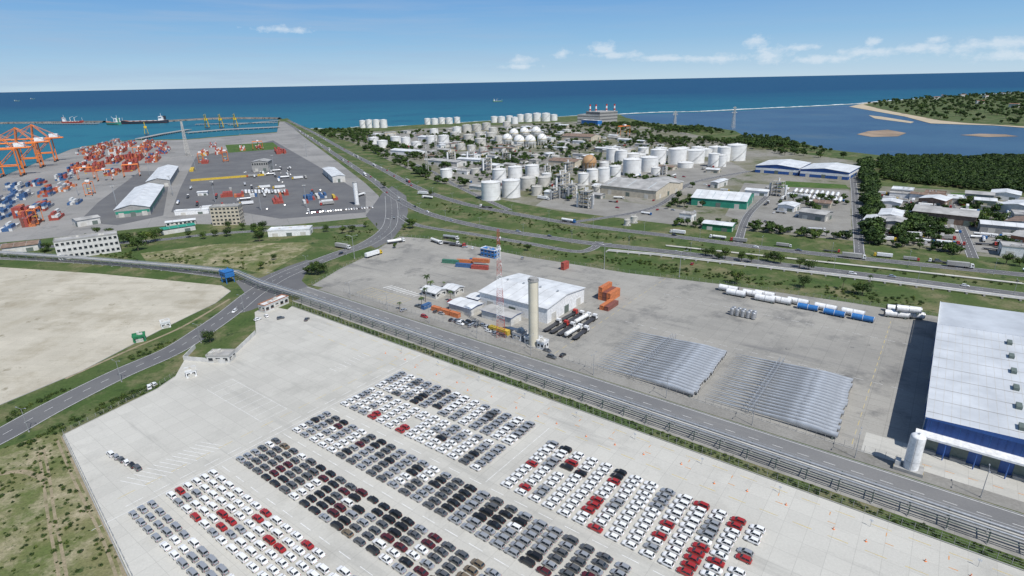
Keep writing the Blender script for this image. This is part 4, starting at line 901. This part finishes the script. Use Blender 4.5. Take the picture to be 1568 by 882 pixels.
# ---------------------------------------------------------------- trees
def clump(P,n,r,nc,cr_):
    cs=scatter(P,nc,0); out=[]
    for _ in range(n*8):
        if len(out)>=n: break
        c=random.choice(cs); x,y=random.gauss(c[0],cr_),random.gauss(c[1],cr_)
        if inpoly(x,y,P) and free(x,y,r): out.append((x,y))
    return out
def forest(name,P,n,ms,r=3,sc=(.7,1.2),cl=None):
    e=empty(name)
    for x,y in (clump(P,n,r,*cl) if cl else scatter(P,n,r)): s_=U(*sc); place('tree',random.choice(ms),(x,y,-.1),U(0,6.3),(s_*U(.85,1.15),s_*U(.85,1.15),s_),e)
forest('mangrove_forest',SP([(1345,241),(1410,242),(1480,243),(1568,240),(1680,238),(1680,306),(1560,296),(1480,290),(1346,276)]),2600,TM,1.5,(.6,1.0))
forest('coastal_trees',SP([(1130,207),(1200,215),(1270,231),(1335,243),(1300,246),(1200,238),(1140,228),(1060,210),(960,196),(880,196),(900,190),(960,188),(1000,192),(1070,196)]),620,TM+TF,3,(.6,1.3),(26,32))
forest('tree_line',SP([(1314,250),(1334,250),(1345,300),(1350,376),(1322,378),(1322,300)]),330,TM,1,(.8,1.3))
forest('headland_palm_grove',FAR,2600,TF+TM,1,(1.0,1.9))
forest('roadside_trees',SP([(465,200),(560,200),(620,225),(700,262),(730,300),(660,280),(600,250),(540,222)]),360,TF+TM,3,(.7,1.4))
forest('industrial_trees',IZ,620,TF+TM,2.5,(.45,1.1),(60,18)); forest('industrial_trees',IZ2,260,TF+TM,2.5,(.45,1.05),(26,11)); forest('industrial_trees',IZ3,300,TF+TM,3,(.6,1.2),(30,25))
forest('industrial_trees',SP([(840,195),(1000,200),(1140,225),(1150,245),(1000,225),(860,235),(850,215)]),300,TF,3,(.6,1.3),(20,28))
forest('roadside_trees',SP([(1000,345),(1120,352),(1300,372),(1500,396),(1500,388),(1300,364),(1120,342)]),90,TF,2,(.5,.9))
for hx,hy in scatter(FAR,60,5): 
    if hx>S(1440,160).x: shed('beach_house',Vector((hx,hy,0)),U(0,3),U(18,30),14,12,mwall,mterra,doors=1)
def tr(x,y,s_,k=None,nm='broadleaf_tree'): q=S(x,y); place(nm,(TN if k is None else k)[random.randrange(len(TN if k is None else k))],(q.x,q.y,-.05),U(0,6),s_)
for x,y,s_ in ((200,378,1.3),(212,384,1.3),(225,374,1.35),(238,370,1.2),(190,372,1.1),(398,365,1.2),(402,352,1.0),(390,355,.9),(398,370,1.0),(478,421,.9),(488,421,.95),(496,418,.8),(470,420,.6),(484,416,.85),(632,350,1.1),(627,345,.8),(348,362,.9),(330,362,.7),(540,355,.8),(525,358,.8),(130,370,.8),(75,385,.9),(70,392,.8),
    (1128,435,1.0),(1230,440,.85),(1238,414,.9),(1224,410,.8),(1185,402,.9),(1195,404,.8),(1175,400,.8),(1090,393,.8),(1110,396,.9),(1135,400,.8),(1080,391,.7),(1320,452,1.0),(1310,450,.8),(808,384,.6),(588,288,.9),(400,412,.6),(322,524,.8),(312,366,.7),(605,380,.5),(420,398,.5),(560,348,.6),(1540,405,.9),(1560,408,.8),(350,350,.8),(372,352,.8),(430,356,.7),(500,355,.7),(150,358,.8),(170,362,.9),(245,362,.8),(290,364,.7),(660,300,.8),(1100,398,.7),(1150,402,.7),(620,352,.6)): tr(x,y,s_)
for x,y,s_ in ((652,462,.9),(646,470,.8),(690,462,.7),(655,446,1.1),(660,448,1.0),(612,474,.6),(1290,443,.7),(1330,440,.8),(680,440,.5)): tr(x,y,s_,PM,'palm_tree')
sc_=empty('scrub')
BL_=SP([(-60,700),(60,672),(92,668),(200,884),(-60,900)])
for x,y in clump(BL_,330,1,26,5): place('bush_clump',random.choice(BU),(x,y,0),U(0,6),U(.15,.7),sc_)
for P,n_ in (([(0,640),(120,585),(265,515),(285,515),(180,570),(0,655)],60),([(0,700),(110,640),(260,575),(262,583),(100,660)],90),([(220,392),(400,380),(460,380),(400,415),(250,400)],90),([(480,378),(560,365),(590,345),(570,340),(500,365)],50),([(640,352),(900,400),(1440,478),(1450,462),(1100,415),(900,388)],320),
             ([(650,300),(880,350),(1200,392),(1568,430),(1568,444),(1200,399),(880,364),(650,318)],260),([(80,395),(200,385),(215,400),(340,414),(200,400)],50)):
    for x,y in clump(SP(P),n_,.8,max(8,n_//7),6): place('bush_clump',random.choice(BU),(x,y,0),U(0,6),U(.35,1.15),sc_)
# ---------------------------------------------------------------- camera, sun, sky
cam=bpy.data.cameras.new('camera'); co_=bpy.data.objects.new('camera',cam); COL.objects.link(co_)
cam.sensor_width=36; cam.lens=36*871/1568; cam.clip_start=1; cam.clip_end=400000
r0=Vector((1,0,0));u0=Vector((0,sp,cp));f0=Vector((0,cp,-sp)); rt=r0*cr-u0*sr; up=r0*sr+u0*cr
mt=Matrix((rt,up,-f0)).transposed().to_4x4(); mt.translation=(0,0,CAMH); co_.matrix_world=mt
bpy.context.scene.camera=co_
EL=math.radians(54); sv=Vector((.55*math.cos(EL),-.835*math.cos(EL),math.sin(EL))).normalized()
sl=bpy.data.lights.new('sun','SUN'); sl.energy=4.5; sl.angle=math.radians(.5); sl.color=(1,.975,.935)
so=bpy.data.objects.new('sun',sl); COL.objects.link(so); so.rotation_euler=sv.to_track_quat('Z','Y').to_euler(); so.location=(0,0,300)
w=bpy.data.worlds.new('World'); bpy.context.scene.world=w; w.use_nodes=True; nt=w.node_tree; bg=nt.nodes['Background']
sk=nn(nt,'ShaderNodeTexSky',sky_type='NISHITA',sun_disc=False); sk.sun_elevation=EL; sk.sun_rotation=math.atan2(sv.x,sv.y); sk.air_density=1.0; sk.dust_density=.3; sk.ozone_density=3.0; sk.altitude=100
tc=nn(nt,'ShaderNodeTexCoord'); sx=nn(nt,'ShaderNodeSeparateXYZ'); nt.links.new(tc.outputs['Generated'],sx.inputs[0])
def mth(op,a,b2=None,c=None):
    n_=nn(nt,'ShaderNodeMath',operation=op)
    for i,x in enumerate((a,b2,c)):
        if x is None: continue
        if isinstance(x,(int,float)): n_.inputs[i].default_value=x
        else: nt.links.new(x,n_.inputs[i])
    return n_.outputs[0]
az=mth('ARCTAN2',sx.outputs[0],sx.outputs[1]); el=sx.outputs[2]
cr_=nn(nt,'ShaderNodeValToRGB'); e=cr_.color_ramp.elements; e[0].position=0; e[0].color=(.53,.68,.79,1); e[1].position=1; e[1].color=(.085,.25,.60,1)
for p_,c_ in ((.1,(.43,.62,.78,1)),(.28,(.29,.52,.76,1)),(.62,(.15,.36,.70,1))): k_=e.new(p_); k_.color=c_
nt.links.new(mth('MULTIPLY',el,4.6),cr_.inputs[0])
vm=nn(nt,'ShaderNodeVectorMath',operation='SCALE'); nt.links.new(cr_.outputs[0],vm.inputs[0]); vm.inputs[3].default_value=10.5
fac=ramp(nt,el,.15,.55,(1,1,1,1),(0,0,0,1))
base=mixc(nt,fac,sk.outputs[0],vm.outputs[0])
cb=nn(nt,'ShaderNodeCombineXYZ'); nt.links.new(az,cb.inputs[0]); nt.links.new(mth('MULTIPLY',el,1.6),cb.inputs[1])
nz=noise(nt,cb.outputs[0],46,10,.66)
def azel(px,py):
    u=(px-784)/871; v=(441-py)/871; lat=u*cr+v*sr; ver=v*cr-u*sr; d=Vector((lat,cp+ver*sp,-sp+ver*cp)).normalized(); return math.atan2(d.x,d.y),d.z
dist=None
for px,py,wx,wy in ((925,75,22,11),(940,84,38,6),(800,92,20,8),(795,102,30,4),(1160,67,17,12),(1178,84,28,12),(1225,72,24,5),(1338,64,10,7),(1330,80,44,7),(1436,60,12,7),(1430,74,50,7),(1530,66,38,9),(1090,90,60,6),(1550,84,60,7),(1270,90,60,6),(860,82,16,6),(430,45,38,5),(1020,90,50,5)):
    a,e_=azel(px,py); dx=mth('DIVIDE',mth('SUBTRACT',az,a),wx/871); dy=mth('DIVIDE',mth('SUBTRACT',el,e_),wy/871)
    dd=mth('SQRT',mth('ADD',mth('MULTIPLY',dx,dx),mth('MULTIPLY',dy,dy))); dist=dd if dist is None else mth('MINIMUM',dist,dd)
k=mth('ADD',dist,mth('MULTIPLY',mth('SUBTRACT',nz,.5),3.4))
cl=ramp(nt,k,.1,1.6,(.6,.6,.6,1),(0,0,0,1))
cb2=nn(nt,'ShaderNodeCombineXYZ'); nt.links.new(mth('ADD',az,mth('MULTIPLY',el,2.0)),cb2.inputs[0]); nt.links.new(mth('MULTIPLY',el,16),cb2.inputs[1])
st=ramp(nt,noise(nt,cb2.outputs[0],2.6,8,.62),.43,.72,(0,0,0,1),(.6,.6,.6,1))
lf=ramp(nt,mth('ADD',mth('MULTIPLY',az,-1.0),.3),.0,.6,(.25,.25,.25,1),(1,1,1,1))
st=mixc(nt,1.0,st,lf,'MULTIPLY')
c=mixc(nt,st,base,(4.0,5.3,7.2,1)); c=mixc(nt,cl,c,(7.8,8.6,9.4,1))
nt.links.new(c,bg.inputs[0]); bg.inputs[1].default_value=.095
vs_=bpy.context.scene.view_settings; vs_.view_transform='Standard'; vs_.look='None'; vs_.exposure=0; vs_.gamma=1
print('objects',len(bpy.data.objects))
